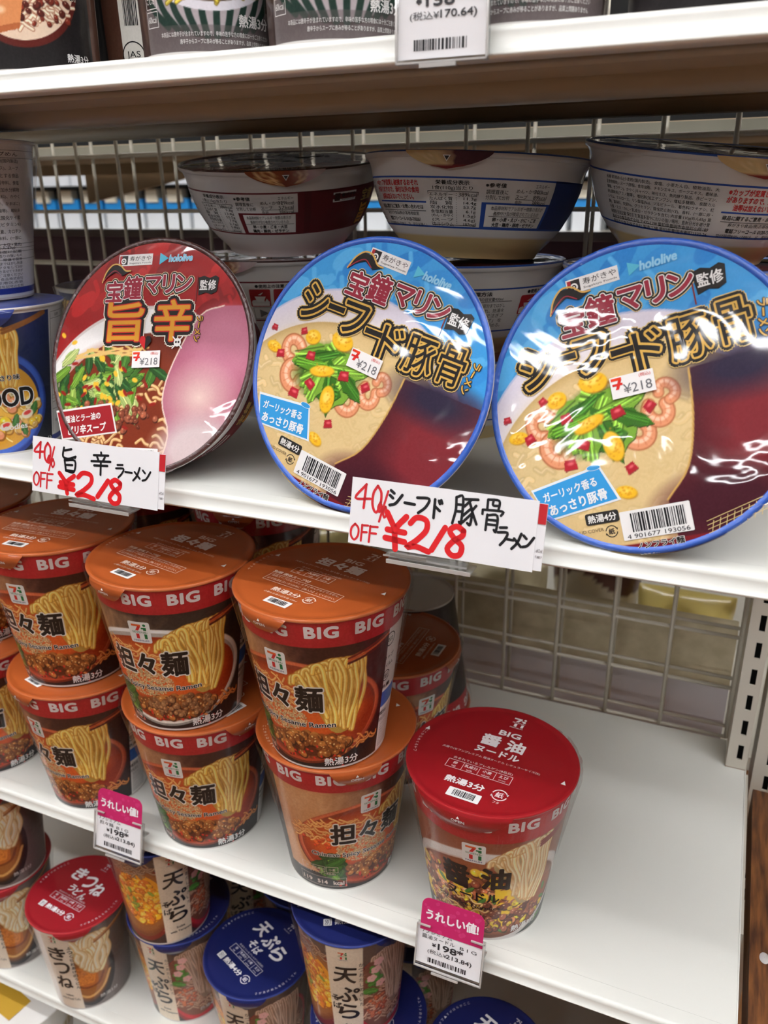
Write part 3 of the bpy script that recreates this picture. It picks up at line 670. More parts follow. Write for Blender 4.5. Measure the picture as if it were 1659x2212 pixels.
# ---- lid lettering
def allergen(ink, x0, y0, cw, hh, items, col):
    ink.frame(x0,y0,x0+cw*len(items),y0+hh,.35,col)
    for i,(a,b) in enumerate(items):
        if i: ink.rect(x0+cw*i-.15,y0,x0+cw*i+.15,y0+hh,col)
        ink.text(a,x0+cw*(i+.5),y0+hh*.64,col,h=hh*.36,bold=.02,res=2); ink.text(b,x0+cw*(i+.5),y0+hh*.22,col,h=hh*.2,res=2)
def recycle(ink, x, y, r, col):
    ink.ring(x,y,r,r*.16,col,a0=20,a1=170); ink.ring(x,y,r,r*.16,col,a0=200,a1=350); ink.text('紙',x,y,col,h=r*1.0,bold=.02,res=2)
    ink.poly([(x+r*1.05,y+r*.5),(x+r*.65,y+r*.5),(x+r*.95,y+r*.1)],col); ink.poly([(x-r*1.05,y-r*.5),(x-r*.65,y-r*.5),(x-r*.95,y-r*.1)],col)
ITEMS = [('卵','egg'),('乳成分','milk'),('小麦','wheat'),('えび','shrimp')]
def l_tantan(ink):
    c = (238,214,196); seven_logo(ink,9,41,11,tile=False,mono=c); ink.text('BIG',4,28.5,c,w=14,h=5,bold=.03)
    ink.text('担々麺',0,19,(244,236,228),w=36,h=11,bold=.045,res=4); ink.text('大盛り(セブンプレミアム 担々麺 レギュラーサイズ比)',0,9.5,c,w=60,h=2.3,res=2)
    ink.text('含まれているアレルゲン(8品目)',-4,4.5,c,w=32,h=2.2,res=2); allergen(ink,-22,-5,10.5,7.5,ITEMS[:3],c)
    ink.text('別添 液体スープ付',-16,-10,c,w=30,h=3.2,bold=.03,res=2)
    ink.frame(-30,-22,28,-12.6,.35,c); ink.text('液体スープは先入れしますとめんがもどりません。',-1,-15,c,w=54,h=2.3,res=2); ink.text('必ず熱湯を注いだ3分後に【後入れ】してください。',-1,-19,c,w=54,h=2.3,res=2)
    ink.text('熱湯3分',-4,-28.5,c,w=22,h=5,bold=.03); recycle(ink,14,-28.5,4,c); ink.text('必要なお湯の目安量 420ml',-4,-33.8,c,w=26,h=1.8,res=2)
    ink.rrect(-9,-44,9,-37,.6,(238,236,232)); ink.barcode(-6.5,-42.6,6.5,-38.2,2,18,lift=.25)
    ink.poly([(-47,8),(-45.4,11.6),(-43.8,8)],WHITE); ink.poly([(47,2),(45.4,5.6),(43.8,2)],WHITE)
    for i in range(8): t = math.radians(172+i*4.); ink.text('ここからはがす←'[i],49.6*math.cos(t),49.6*math.sin(t),c,h=1.9,rot=t+PI/2,res=2)
def l_shoyu(ink):
    c = (240,214,214); w_ = (244,236,236); seven_logo(ink,4,41,12,tile=False,mono=w_); ink.text('BIG',3,26.5,w_,w=15,h=5.6,bold=.03)
    ink.text('醤 油',2,15.5,w_,w=30,h=12,bold=.04,res=4); ink.text('ヌードル',2,4.2,w_,w=30,h=6.6,bold=.035)
    ink.text('大盛り(セブンプレミアム 醤油ヌードル レギュラーサイズ比)',0,-3.4,c,w=66,h=2.4,res=2); ink.text('含まれているアレルゲン(8品目)',-2,-11.4,c,w=40,h=2.7,bold=.01,res=2); allergen(ink,-24,-21.5,10.8,8,ITEMS,c)
    ink.text('熱湯3分',-6,-31.6,w_,w=26,h=6.2,bold=.035); recycle(ink,17,-32.5,5,c); ink.text('フタ',17,-39.5,c,h=2)
    ink.rrect(-13,-46,8,-38,.6,(238,238,236)); ink.barcode(-9.5,-44.6,4.5,-39.4,4,18,lift=.25)
    ink.poly([(-51,8),(-49.4,11.6),(-47.8,8)],WHITE); ink.poly([(50,-6),(48.4,-2.4),(46.8,-6)],WHITE)
    for i in range(9): t = math.radians(172+i*3.4); ink.text('ここからめくる←フ'[i],50*math.cos(t),50*math.sin(t),c,h=2.0,rot=t+PI/2,res=2)
def l_small(main, sub, hot):
    def f(ink):
        c = (226,222,230); seven_logo(ink,2,33.5,7,tile=False,mono=(196,190,200),sub=False); ink.text('PREMIUM',2,29,(196,190,200),w=7,h=1.2,res=2)
        x = -15
        for i,ch in enumerate(main): ink.text(ch,-14+i*14+(1 if i else 0),16-i*3.,(240,238,240),w=13,h=14,bold=.035,shear=.1,lift=.3,res=4)
        for i,ch in enumerate(sub): ink.text(ch,-8+i*8,1-i*1.5,(240,238,240),w=7,h=7.5,bold=.03,shear=.1,lift=.3)
        ink.text('含まれているアレルゲン(8品目)',0,-6.6,c,w=32,h=2.,res=2); allergen(ink,-19,-15.5,9.5,7,ITEMS,c)
        ink.rrect(-21,-26.5,-15,-20.5,.6,(240,240,240)); ink.text('別',-18,-23.5,(30,30,60),h=4.2); ink.text(hot,-2,-23.5,(240,238,240),w=22,h=5,bold=.035); recycle(ink,15,-23.5,4.,c)
        for i in range(12): t = math.radians(-38+i*4.6); ink.text('さがあげめんをほぐして←'[i],40*math.cos(t),40*math.sin(t),c,h=1.9,rot=t+PI/2,res=2)
        for i in range(10): t = math.radians(150+i*4.6); ink.text('ここからはがす▲フタ'[i],40*math.cos(t),40*math.sin(t),c,h=1.9,rot=t-PI/2,res=2)
    return f

SLIM = dict(r0=.0340,r1=.0372,H=.1056)
BIGD = dict(r0=.038,r1=.055,H=.1155); SML = dict(r0=.034,r1=.0445,H=.1056)
ME = {}
def big(name, art, t, lid, lidcol, rimcol):
    ME[name] = dict(sleeve=sleeve_mesh(name+'_sleeve',art,BIGD['r0'],BIGD['r1']-.0012,BIGD['H'],K,760,270,t), lid=lid_mesh(name+'_lid',.055,lidcol,lid,rim=rimcol,tab=(64,15) if name == 'shoyu' else (36,12)), D=BIGD)
def small(name, art, t, lid, lidcol, rimcol):
    ME[name] = dict(sleeve=sleeve_mesh(name+'_sleeve',art,SML['r0'],SML['r1']-.0015,SML['H'],KS,600,200,t), lid=lid_mesh(name+'_lid',.0445,lidcol,lid,tab=(34,12),pointed=True,H=SML['H'],r0=SML['r0'],textrot=-.72,rim=rimcol), D=SML)
big('sesame',art_tantan(),t_tantan,l_tantan,(176,86,38),(200,112,66))
ME['sesame_white'] = dict(sleeve=sleeve_mesh('sesame_white_bowl_sleeve',art_tantan(True),BIGD['r0'],BIGD['r1']-.0012,BIGD['H'],K,760,270,t_tantan),lid=ME['sesame']['lid'],D=BIGD)
big('shoyu',art_shoyu(),t_shoyu,l_shoyu,(150,22,30),(180,40,46))
small('tempura',art_tempura(),t_tempura,l_small('天ぷら','そば','熱湯4分'),(24,32,88),(60,76,150))
small('kitsune',art_kitsune(),t_kitsune,l_small('きつね','うどん','熱湯5分'),(150,26,36),(196,60,66))
ME['seafood'] = dict(sleeve=sleeve_mesh('seafood_sleeve',art_seafood(),BIGD['r0'],BIGD['r1']-.0012,BIGD['H'],K,700,250,t_seafood),lid=lid_mesh('seafood_lid',.055,(40,62,140),lambda ink: ink.text('SEAFOOD',0,10,WHITE,w=60,h=12,bold=.03),rim=(228,226,222)),D=BIGD)
ME['pork'] = dict(sleeve=sleeve_mesh('pork_sleeve',art_pork(),SLIM['r0'],SLIM['r1']-.0010,SLIM['H'],KSL,640,230,t_pork),lid=lid_mesh('pork_lid',.0372,(40,30,30),lambda ink: ink.text('Pork Broth',0,10,WHITE,w=44,h=9,bold=.03),tab=(24,9),H=.1056,r0=.034),D=SLIM)
ME['striped'] = dict(sleeve=sleeve_mesh('striped_sleeve',art_striped(),SLIM['r0'],SLIM['r1']-.0010,SLIM['H'],KSL,640,230,t_striped),lid=lid_mesh('striped_lid',.0372,(60,40,34),lambda ink: ink.text('熱湯3分',0,10,WHITE,w=36,h=9,bold=.03),tab=(24,9),H=.1056,r0=.034),D=SLIM)
FILM = {'big':film_mesh('shrink_film_big',.055,.038,.1155), 'small':film_mesh('shrink_film_small',.0445,.034,.1056), 'slim':film_mesh('shrink_film_slim',.0372,.034,.1056)}

def cup(kind, x, y, z, face, tab, label, group, cat='noodle cup', flip=False, name='noodle_cup'):
    """face: degrees the sleeve front is turned from the aisle viewer's side; tab: the same for the lid tab"""
    d = ME[kind]; H = d['D']['H']; base = math.degrees(math.atan2(-y,-x))+90
    t = thing(name,(x,y,z),label,cat,group)
    if flip: t.rotation_euler = (PI,0,0); t.location = (x,y,z+H+.0026); base = -base
    link('paper_sleeve',d['sleeve'],t,(0,0,0),math.radians(base+face))
    link('lid',d['lid'],t,(0,0,H),math.radians(base+tab))
    link('shrink_film',FILM['big' if d['D'] is BIGD else ('small' if d['D'] is SML else 'slim')],t,(0,0,0),math.radians(base+face*.7))
    return t
# ================================================================== bowls
RB = .0745; HB = .060
M_RIMB = mat('blue_rim_film', (38,92,190), rough=.3, coat=1., coat_rough=.06, bump=(420,.55,.004,'coat'))
M_RIMR = mat('brown_rim_film', (66,30,28), rough=.3, coat=1., coat_rough=.06, bump=(420,.55,.004,'coat'))
M_BOWL = mat('bowl_film_wrapped', (226,224,222), rough=.4, coat=.5, coat_rough=.12, attr=True)
def bowl_prof():
    pts = [(0,.0425),(.06,.0445),(.16,.0505),(.3,.0575),(.5,.0640),(.7,.0682),(.86,.0700),(.93,.0712),(.97,.0735),(1.,RB-.0008)]
    t = np.linspace(0,1,40); return t, np.interp(t,[p[0] for p in pts],[p[1] for p in pts])
BT, BR = bowl_prof(); BR = np.convolve(np.pad(BR,1,'edge'),[.25,.5,.25],'valid'); KB = 1.15
def bowl_surf(V, lift):
    V = np.asarray(V,float); z = V[:,1]/1000; r = np.interp(z/HB,BT,BR)+lift/1000; th = np.radians(V[:,0]/KB-90)
    return np.stack([r*np.cos(th), r*np.sin(th), z],1)
def strips(s, r, y0, y1):  # break wide panels in height so they follow the curve
    return [(y0+(y1-y0)*i/24, y0+(y1-y0)*(i+1)/24) for i in range(24)]
def panel(ink, d0, d1, y0, y1, col, lift):
    for a,b in strips(None,None,y0,y1): ink.rect(d0*KB,a,d1*KB,b,col,lift)
YB0, YB1 = 18, 47
def white_panel(ink, x0, y0, x1, y1):
    for a,b in strips(None,None,y0,y1): ink.rect(x0,a,x1,b,WHITE,.2)
def bowl_body(name, blue):
    mb = MB(); n = 160
    prof = [(.0001,.003),(.036,.003),(.0385,0.),(BR[0],0.)]+[(float(r),float(t)*HB) for t,r in zip(BT[1:],BR[1:])]
    mb.lathe(prof[:4],M_BOWL,n,lin((226,222,216)))
    vs = prof[3:]; th = np.linspace(-PI,PI,n,endpoint=False)
    P = np.array([[(r*math.cos(a),r*math.sin(a),z) for a in th] for r,z in vs]); C = np.tile(lin((230,228,226)),(len(vs),n,1))
    if blue:   # printed pot near the foot
        for j,(r,z) in enumerate(vs):
            if z < .0125: C[j,:] = lin((214,190,136))
    grid_mb(mb,P,C,M_BOWL,wrap=True)
    ink = Ink(mb,bowl_surf,M_FLAT,step=3.)
    mc = (36,78,170) if blue else (112,18,30); dk = (28,50,112) if blue else (104,16,26)
    y0,y1 = YB0,YB1
    for a,b in ((y0,y0+1.0),(y1-1.0,y1)): ink.rect(-180*KB,a,180*KB,b,mc,.1)
    if blue:
        panel(ink,46,92,y0,y1,dk,.1)
        for d in (-67,-25,5.5,125): ink.rect((d-.6)*KB,y0,(d+.6)*KB,y1,mc,.12)
        panel(ink,5.5,46,y0,y0+15.5,mc,.1); white_panel(ink,8*KB,y0+1.6,44*KB,y0+14.4)
        for i,s in enumerate(('※カップが変質し破損するおそれ','がありますので、添付以外の食用','油等は加えないでください。')): ink.text(s,-47*KB,y1-3.7-4.0*i,(206,44,50),w=42 if i<2 else 33,h=3.6,bold=.035,lift=.2)
        ink.rect(-66*KB,y0+14,-25*KB,y0+14.9,mc,.14)
        for i,s in enumerate(('商品に関するご意見・お問い合わせは','寿がきや食品(株)お客様相談室','電話フリーコール 0120-730261','受付時間9:00~17:00(土、日、祝日を除く)')): ink.text(s,-46*KB,y0+11.6-3.2*i-(.8 if i else 0),BLK,w=43 if i in (0,3) else 34,h=2.6,bold=.02,lift=.2)
        ink.rect(-65*KB,y0+9.2,-26*KB,y0+9.5,BLK,.16)
    else:
        panel(ink,8,110,y0,y1,dk,.1); panel(ink,12,16,y0,y1,(90,12,22),.14)
        for d in (-29,8,-62,150): ink.rect((d-.6)*KB,y0,(d+.6)*KB,y1,mc,.12)
        panel(ink,-29,8,y0,y0+15.5,mc,.1); white_panel(ink,-26*KB,y0+1.6,6.5*KB,y0+14.4)
        ink.rect(30*KB,y1-9,48*KB,y1-2.6,WHITE,.2); ink.rect(31*KB,y1-8.4,35*KB,y1-3.2,(60,20,24),.26); ink.text('寿がきや',41.5*KB,y1-5,BLK,w=13,h=3.2,bold=.02,lift=.26); ink.text('Sugakiya Foods',41.5*KB,y1-7.9,BLK,w=12,h=1.1,lift=.26)
        ink.text('宝鐘',62*KB,y1-7,(206,170,96),h=8,bold=.02,outline=[((40,24,20),.05)],lift=.3); ink.text('旨',62*KB,y0+9,(222,150,50),h=15,bold=.03,outline=[((40,20,18),.05)],lift=.3)
    # nutrition table
    nd = -10 if blue else -45; N = [('エネルギー','389kcal' if blue else '386kcal'),('たんぱく質','11.3g' if blue else '9.8g'),('脂   質','14.4g' if blue else '13.8g'),('炭水化物','53.7g' if blue else '55.5g'),('食塩相当量','6.1g' if blue else '7.9g'),('(めん・かやく','1.5g)' if blue else '2.1g)'),('(スープ','4.6g)' if blue else '5.8g)'),('カルシウム','187mg')]
    ink.text('栄養成分表示',nd*KB,y1-3.2,BLK,w=20,h=2.6,bold=.02,lift=.2); ink.text('1食(110g)当たり',nd*KB,y1-6.3,BLK,w=24,h=2.8,lift=.2); x0,x1 = (nd-13.5)*KB,(nd+13.5)*KB; ink.frame(x0,y0+1.6,x1,y1-8,.3,BLK,.18)
    for i,(a,b) in enumerate(N): yy = y1-9.8-i*2.42; ink.text(a,x0+.8,yy,BLK,w=15,h=2.1,lift=.2,align='l'); ink.text(b,x1-.8,yy,BLK,h=2.1,w=len(b)*1.55,lift=.2,align='r'); ink.text(':',x0+18,yy,BLK,h=1.5,lift=.2)
    rd = 26 if blue else -10.5
    ink.text('※参考値',(rd-14)*KB,y1-4,BLK,w=12,h=2.6,bold=.02,lift=.2); ink.text('調理直後に',(rd-13)*KB,y1-7.6,BLK,w=13,h=2.5,lift=.2); ink.text('分別して分析',(rd-12.5)*KB,y1-10.6,BLK,w=14.5,h=2.5,lift=.2)
    for i,(a,b) in enumerate((('','エネルギー'),('めん・かやく','300kcal' if blue else '329kcal'),('スープ','89kcal' if blue else '57kcal'),('合計','389kcal' if blue else '386kcal'))):
        yy = y1-3.6-i*3.1
        if a: ink.text(a,(rd-3)*KB,yy,BLK,h=2.3,lift=.2,align='l')
        ink.text(b,(rd+16)*KB,yy,BLK,h=2.3,w=10,lift=.2,align='r')
    ink.rect((rd-3)*KB,y1-11.4,(rd+16)*KB,y1-11.15,BLK,.2)
    for i,s in enumerate(('本品原材料でアレルギー物質の表示が','義務付け及び推奨されているもの','卵・小麦・えび・かに・ごま' if blue else '卵・小麦・ごま・大豆','大豆・鶏肉・豚肉・ゼラチン' if blue else '鶏肉・豚肉・ゼラチン')): ink.text(s,(rd+.4)*KB,y0+12.4-3.0*i-(.4 if i>1 else 0),BLK,w=(36,32,32,32)[i] if blue else (32,28,26,28)[i],h=2.5,bold=.03 if i>1 else .015,lift=.32)
    ink.rect((rd-16)*KB,y0+7.6,(rd+16)*KB,y0+7.85,BLK,.22)
    # ingredients
    for i,s in enumerate(('名称 即席めん(小麦粉(国内製造)、食塩、小麦たん白、植物油脂、大','豆食物繊維)、スープ(豚脂、食用油脂、チキンエキス、ポークエキス、香味油、','食塩、ゼラチン)、かやく(キャベツ、味付えび、魚肉練り製品、赤ピーマン、','卵)/調味料(アミノ酸等)、増粘剤(加工デンプン、増粘多糖類)、炭酸カル','シウム、セルロース、リン酸塩(Na)、ソルビトール、着色料(クチナシ、紅','麹)、酸味料、炭酸Na、グリセリン、酸化防止剤(V.E)、香料、(一部に卵・','小麦・えび・かに・乳成分・ゼラチンを含む) 内容量:110g(めん65g) 賞','味期限:別途記載 保存方法:高温多湿やにおいの強い場所、直射日光を避け常','寿がきや食品株式会社 〒470-1198 愛知県豊明市沓掛町小所189','寿がきや食品株式会社 製造工場 愛知県豊明市新町2330-26')):
        ink.text(s,-99*KB,y1-3.2-i*2.72,BLK,w=68,h=2.35,bold=.015,lift=.2)
    ink.rect(-129*KB,y0+3.2,-70*KB,y0+3.45,BLK,.2)
    # cooking panel and pictograms
    ink.text('調理方法',104*KB,y1-3.4,BLK,w=15,h=2.8,bold=.03,lift=.2); ink.text('必要な熱湯の目安量430ml',106*KB,y1-6.8,BLK,w=26,h=2.5,bold=.02,lift=.2); ink.rect(93*KB,y1-8.6,123*KB,y1-8.3,BLK,.2)
    for i,s in enumerate(('フタを矢印の部分まではがし','かやくを入れ、熱湯を','内側の線まで注ぎフ','液体スープ」を','入れよくまぜ温める。')): ink.text(s,107*KB,y1-11-3.3*i,BLK,w=28,h=2.6,lift=.2)
    ink.text('●使用上の注意 やけど',146*KB,y1-3.2,BLK,w=30,h=2.7,bold=.03,lift=.2)
    for q in range(3):
        a = 129+q*15; ink.rrect(a*KB,y1-18,(a+13)*KB,y1-5.4,1,(176,28,36),.16); cx = (a+6.5)*KB
        ink.poly([(cx-4,y1-10.5),(cx+4,y1-10.5),(cx+2.4,y1-14.4),(cx-2.4,y1-14.4)],WHITE,.24); ink.poly([(cx-1.5,y1-9.4),(cx+2.5,y1-7.4),(cx+.6,y1-9.6)],WHITE,.24); ink.rect(a*KB+1,y1-17.4,(a+13)*KB-1,y1-15.4,WHITE,.24)
    ink.frame(130*KB,y0+1.6,150*KB,y0+10.4,.3,BLK,.2); ink.poly([(134*KB,y0+3),(134*KB,y0+9),(140*KB,y0+6)],(120,120,120),.2)
    return mb.mesh(name)

def q(ink, t, x, y, w, h, fill, layers, rot=0., bold=.03, shear=0.): ink.text(t,x,y,fill,w=w,h=h,rot=rot,bold=bold,outline=layers,lift=.5,res=4,shear=shear)
def brand_plate(ink, x0, y0, w, h):
    ink.rect(x0,y0,x0+w,y0+h,(238,236,234),.2); ink.rect(x0+.6,y0+.7,x0+h-.4,y0+h-.7,(40,34,36),.26); ink.rect(x0+.6,y0+.7,x0+2.4,y0+h-.7,(170,40,46),.28)
    ink.disc(x0+h*.52,y0+h*.42,h*.27,(240,238,236),.31); ink.disc(x0+h*.52,y0+h*.42,h*.16,(40,34,36),.34); ink.disc(x0+h*.52,y0+h*.42,h*.07,(240,238,236),.37)
    ink.text('寿がきや',x0+h+(w-h)/2,y0+h*.62,(40,34,36),w=w-h-2,h=h*.46,bold=.01,lift=.3); ink.text('Sugakiya Foods',x0+h+(w-h)/2,y0+h*.2,(60,54,56),w=w-h-2,h=h*.17,lift=.3)
def price_sticker(ink, cx, cy, rot, w=20.5, h=10.4):
    c,s = math.cos(rot),math.sin(rot); R = lambda x,y: (cx+x*c-y*s, cy+x*s+y*c)
    ink.poly([R(-w/2,-h/2),R(w/2,-h/2),R(w/2,h/2),R(-w/2,h/2)],(244,242,240),1.0)
    P = lambda pts: [R(-w/2+.6+x,h/2-5.6+y) for x,y in pts]
    ink.poly(P([(0,5),(5,5),(5,3.7),(0,3.7)]),(224,62,30),1.12); ink.poly(P([(3.4,3.8),(5,3.8),(3.2,-.6),(1.6,-.6)]),(210,40,34),1.1); ink.poly(P([(.4,2.3),(5.2,2.3),(5.2,1.2),(.4,1.2)]),(210,40,34),1.14)
    x,y = R(2.2,-1.4); ink.text('¥218',x,y,(110,110,114),w=13.2,h=4.6,rot=rot,lift=1.15); x,y = R(6.2,3.4); ink.text('(税込)',x,y,(214,60,50),w=5.4,h=2,rot=rot,lift=1.15)
def lid_common(ink, red):
    cream = (226,200,140) if not red else (232,214,170); black = (28,26,26)
    brand_plate(ink,-24 if not red else -28,57.2,25.5,7.2); hc = (150,206,236)
    ink.poly([(6,64.5 if red else 64),(6,57.5),(12,61)] if not red else [(3,64.5),(3,57),(9.5,60.8)],(86,184,214),.3)
    ink.text('hololive',(20 if not red else 18.5),60.6,hc if not red else (120,196,230),w=17,h=4.6,bold=.03,shear=.15,outline=[((236,240,244),.03)] if red else [((96,172,222),.04)],lift=.4)
    y = 46.2 if not red else 43.5; x0 = 1 if not red else -4
    G = [((226,220,214),.02),(black,.055),(cream,.075)][:]
    def two(ch, x, yy, w, h, rot=0.):
        q(ink,ch,x,yy,w,h,(150,40,60),[(cream,.115),(black,.09),((240,236,232),.03)],rot)
    for ch,x,dy,w,h in (('宝',-25,-2.6,13,14),('鐘',-11,-.6,14,15),('マ',4,.6,12,11),('リ',15.5,1.,9,12),('ン',26.5,1.,12,11)): two(ch,x0+x,y+dy,w,h)
    hx,hy = x0-26,y+8.6   # small tricorn hat on the first letter
    ink.poly([(hx-9,hy-5),(hx-7,hy+1),(hx-2,hy+5.6),(hx+3,hy+5.4),(hx+8,hy+1.6),(hx+12,hy+1.4),(hx+6,hy-1.4),(hx,hy+1.4),(hx-5,hy-1.4)],black,.6); ink.stroke([(hx-9,hy-5),(hx-6.6,hy+1.4),(hx-2,hy+6),(hx+3.4,hy+5.8),(hx+8,hy+2),(hx+12,hy+1.6)],.9,(214,170,90),.66); ink.stroke([(hx-8.4,hy-4.4),(hx-4.6,hy-.4),(hx,hy+2.2),(hx+5,hy-.6)],.6,(150,40,60),.66)
    fx,fy = (40,45.5) if not red else (39.5,42.6); ink.poly([(fx-7,fy+5),(fx-3,fy+6),(fx+1,fy+4.6),(fx+5,fy+6),(fx+7.4,fy+4.6),(fx+6.6,fy-4),(fx+3,fy-5.6),(fx-1,fy-4.4),(fx-6,fy-6)],black,.4); ink.rect(fx-7.9,fy-10,fx-7.2,fy+6,(120,40,40),.38)
    ink.text('監修',fx+.2,fy+.2,(236,234,232),w=11.4,h=6.4,bold=.02,lift=.5)
def art_ink_blue(ink):
    lid_common(ink,False); black = (30,28,28); gold = (216,172,82)
    for ch,x,y,w,h in (('シ',-45.5,26,17,19),('ー',-31,27.5,11,3.2),('フ',-18,26,16,17),('ー',-3.5,23.5,11,3.2),('ド',8.5,21.5,13,18),('豚',27,22,18,20),('骨',46,24,15.5,20)):
        q(ink,ch,x,y,w,h,black,[((220,190,120),.15),(black,.125),(gold,.05)],rot=.04,bold=.01)
    q(ink,'ラーメン',58.4,22,17,4.6,gold,[(black,.09)],rot=-PI/2-.12)
    price_sticker(ink,-1.6,6.8,0.)
    P = [(-60.5,-33.5),(-24.5,-27.5),(-17,-46),(-54,-50.5)]; ink.poly([(x*1.0,y) for x,y in P],(234,240,244),.2); ink.poly([(-59.4,-34.6),(-25,-28.8),(-18.6,-45.2),(-53.4,-49.5)],(54,152,216),.28); ink.disc(-27.4,-28.4,3.6,(54,152,216),.3,ry=1.5); ink.ring(-27.4,-28.4,3.6,.4,(234,240,244),.36,ry=.4)
    ink.text('ガーリック香る',-41,-36.8,(240,244,246),w=28,h=4.8,rot=.13,bold=.03,lift=.4); ink.text('あっさり豚骨',-38,-43.6,(240,244,246),w=30,h=5.6,rot=.13,bold=.035,lift=.4)
    ink.rrect(-36,-56,-19.6,-50.2,1.2,(46,44,42),.25); ink.text('熱湯4分',-27.8,-53.1,(240,238,234),w=14,h=4,bold=.02,lift=.35)
    ink.text('LID COVER',-34,-58.8,(110,92,70),w=12,h=1.6,lift=.2); recycle(ink,-24.4,-60.4,3,(50,44,40))
    ink.rrect(-19.4,-66,13.2,-52,.6,(242,241,239),.3); ink.barcode(-14.5,-62.5,10.5,-53.4,9,30,lift=.4); ink.text('4 901677 193056',-3,-64.4,BLK,w=29,h=2.1,lift=.42)
    ink.text('ノンフライ麺',-3,-69.4,BLK,w=22,h=3.4,bold=.03,outline=[((240,238,234),.06)],lift=.4); ink.text('ここから開けてください',-3,-73.0,(240,238,234),w=20,h=1.8,lift=.4)
    for i in range(12): ink.stroke([(20+i*3.2,-70+i*.9),(22+i*3.2,-63+i*.9)],.3,(214,190,130),.2)
    for i in range(4): ink.stroke([(19,-68.6+i*1.9),(56,-58.4+i*1.9)],.3,(214,190,130),.2)
def art_ink_red(ink):
    lid_common(ink,True); black = (30,26,26)
    for ch,x,w in (('旨',-18.5,28),('辛',17,27)):
        q(ink,ch,x,21.5,w,26,(214,150,44),[((240,232,214),.125),(black,.10),((190,40,36),.025)],bold=.015)
    ink.poly([(-1.5,3),(-6,8.4),(-5,11.6),(-2.6,11.8),(-1.5,10)],(200,34,40),.9); ink.poly([(-1.5,3),(-1.5,10),(-.4,11.8),(2,11.6),(3,8.4)],black,.9)
    q(ink,'ラーメン',35.5,16,16,4.4,(214,160,60),[(black,.09)],rot=-PI/2-.1)
    ink.disc(22,7.6,2.6,(240,238,236),.9); ink.disc(21.1,7.8,.7,black,.96); ink.disc(22.9,7.8,.7,black,.96); ink.stroke([(18.6,4),(25.4,11)],.8,(240,238,236),.86); ink.stroke([(18.6,11),(25.4,4)],.8,(240,238,236),.86)
    price_sticker(ink,0.2,-2.8,.03)
    ink.poly([(-67,-36),(-23.5,-30.2),(-17.4,-49),(-60,-55)],(240,236,232),.2); ink.poly([(-66,-37.2),(-24.2,-31.6),(-18.8,-48.2),(-59.4,-53.8)],(156,30,38),.28)
    ink.text('醤油とラー油の',-45,-40,(242,236,232),w=28,h=4.8,rot=.13,bold=.03,lift=.4); ink.text('ピリ辛スープ',-41,-47,(242,236,232),w=30,h=6,rot=.13,bold=.035,lift=.4)
    ink.rrect(-16,-70,14,-58,.6,(242,241,239),.3); ink.barcode(-12,-68,11,-59.2,7,30,lift=.4)
def bowl_lid(name, art, inkf, rimcol, rimmat):
    mb = MB(); R = RB*1000-3.0; step = .5; n = int(2*R/step)+1; g = (np.arange(n)-n/2+.5)*step; X,Y = np.meshgrid(g,g)
    rr = np.hypot(X,Y); s = np.where(rr>R,R/np.maximum(rr,1e-6),1.); near = rr < R+step*1.5
    X2 = np.where(near,X*s,X); Y2 = np.where(near,Y*s,Y)
    Z = .0006+.0009*(1-(np.minimum(rr,R)/R)**2)
    P = np.stack([X2/1000,Y2/1000,Z],-1); C = art.sample(X2,Y2)**1.10*1.04
    inside = (rr <= R+step*.71); mk = inside[:-1,:-1]|inside[1:,1:]|inside[:-1,1:]|inside[1:,:-1]; mk &= near[:-1,:-1]&near[1:,1:]&near[:-1,1:]&near[1:,:-1]
    grid_mb(mb,P,C,M_WRAPLID,mask=mk)
    def surf(V, lift):
        V = np.asarray(V,float); r = np.minimum(np.hypot(V[:,0],V[:,1]),R)/R; return np.stack([V[:,0]/1000,V[:,1]/1000,.0006+.0009*(1-r*r)+lift/1000],1)
    ink = Ink(mb,surf,M_WRAPLID,step=8.); inkf(ink)
    return mb.mesh(name)
def bowl_rim(name, m):
    mb = MB(); r = RB; n = 240
    mb.lathe([(r-.0036,.0004),(r-.0030,.0010),(r-.0018,.0014),(r-.0006,.0011),(r,.0002)],m,n); mb.lathe([(r,.0002),(r+.0001,-.0008),(r-.0006,-.0022),(r-.0018,-.0028)],M_BOWL,n,lin((216,214,212)))
    return mb.mesh(name)
def bowl_tab(name, art):
    mb = MB(); n = 24; rows = 7; V=[]; C=[]; w = 27; r = RB*1000
    for j in range(rows+1):
        t = j/rows; ww = w*(1-t**1.6)**.7 if t < 1 else .3; d = 10.5*t
        for i in range(n+1):
            x = (-1+2*i/n)*max(ww,.3); y = -math.sqrt((r-.1*d)**2-x*x)-.4; z = .9-d*.95
            V.append((x/1000,(y-(.0 if d>1 else 0))/1000,z/1000)); C.append((x,-r-d))
    C = np.array(C); col = art.sample(np.clip(C[:,0]*1.2,-70,70),np.clip(-60-(C[:,1]+r)*-1.,-74,0)); F = [(j*(n+1)+i,(j+1)*(n+1)+i,(j+1)*(n+1)+i+1,j*(n+1)+i+1) for j in range(rows) for i in range(n)]
    mb.add(V,F,M_WRAPLID,col,True)
    f = lambda V, lift: np.stack([np.asarray(V)[:,0]/1000, (-np.sqrt((r+.1*np.asarray(V)[:,1])**2-np.asarray(V)[:,0]**2)-.5-lift)/1000, (.9+.95*np.asarray(V)[:,1])/1000],1)
    ink = Ink(mb,f,M_FLAT); ink.poly([(-2.4,-2.6),(2.4,-2.6),(0,-6.4)],WHITE,.2); ink.poly([(-1.6,-3.1),(1.6,-3.1),(0,-5.6)],(40,34,36),.3)
    return mb.mesh(name)
AB, AR = art_lid_blue(), art_lid_red()
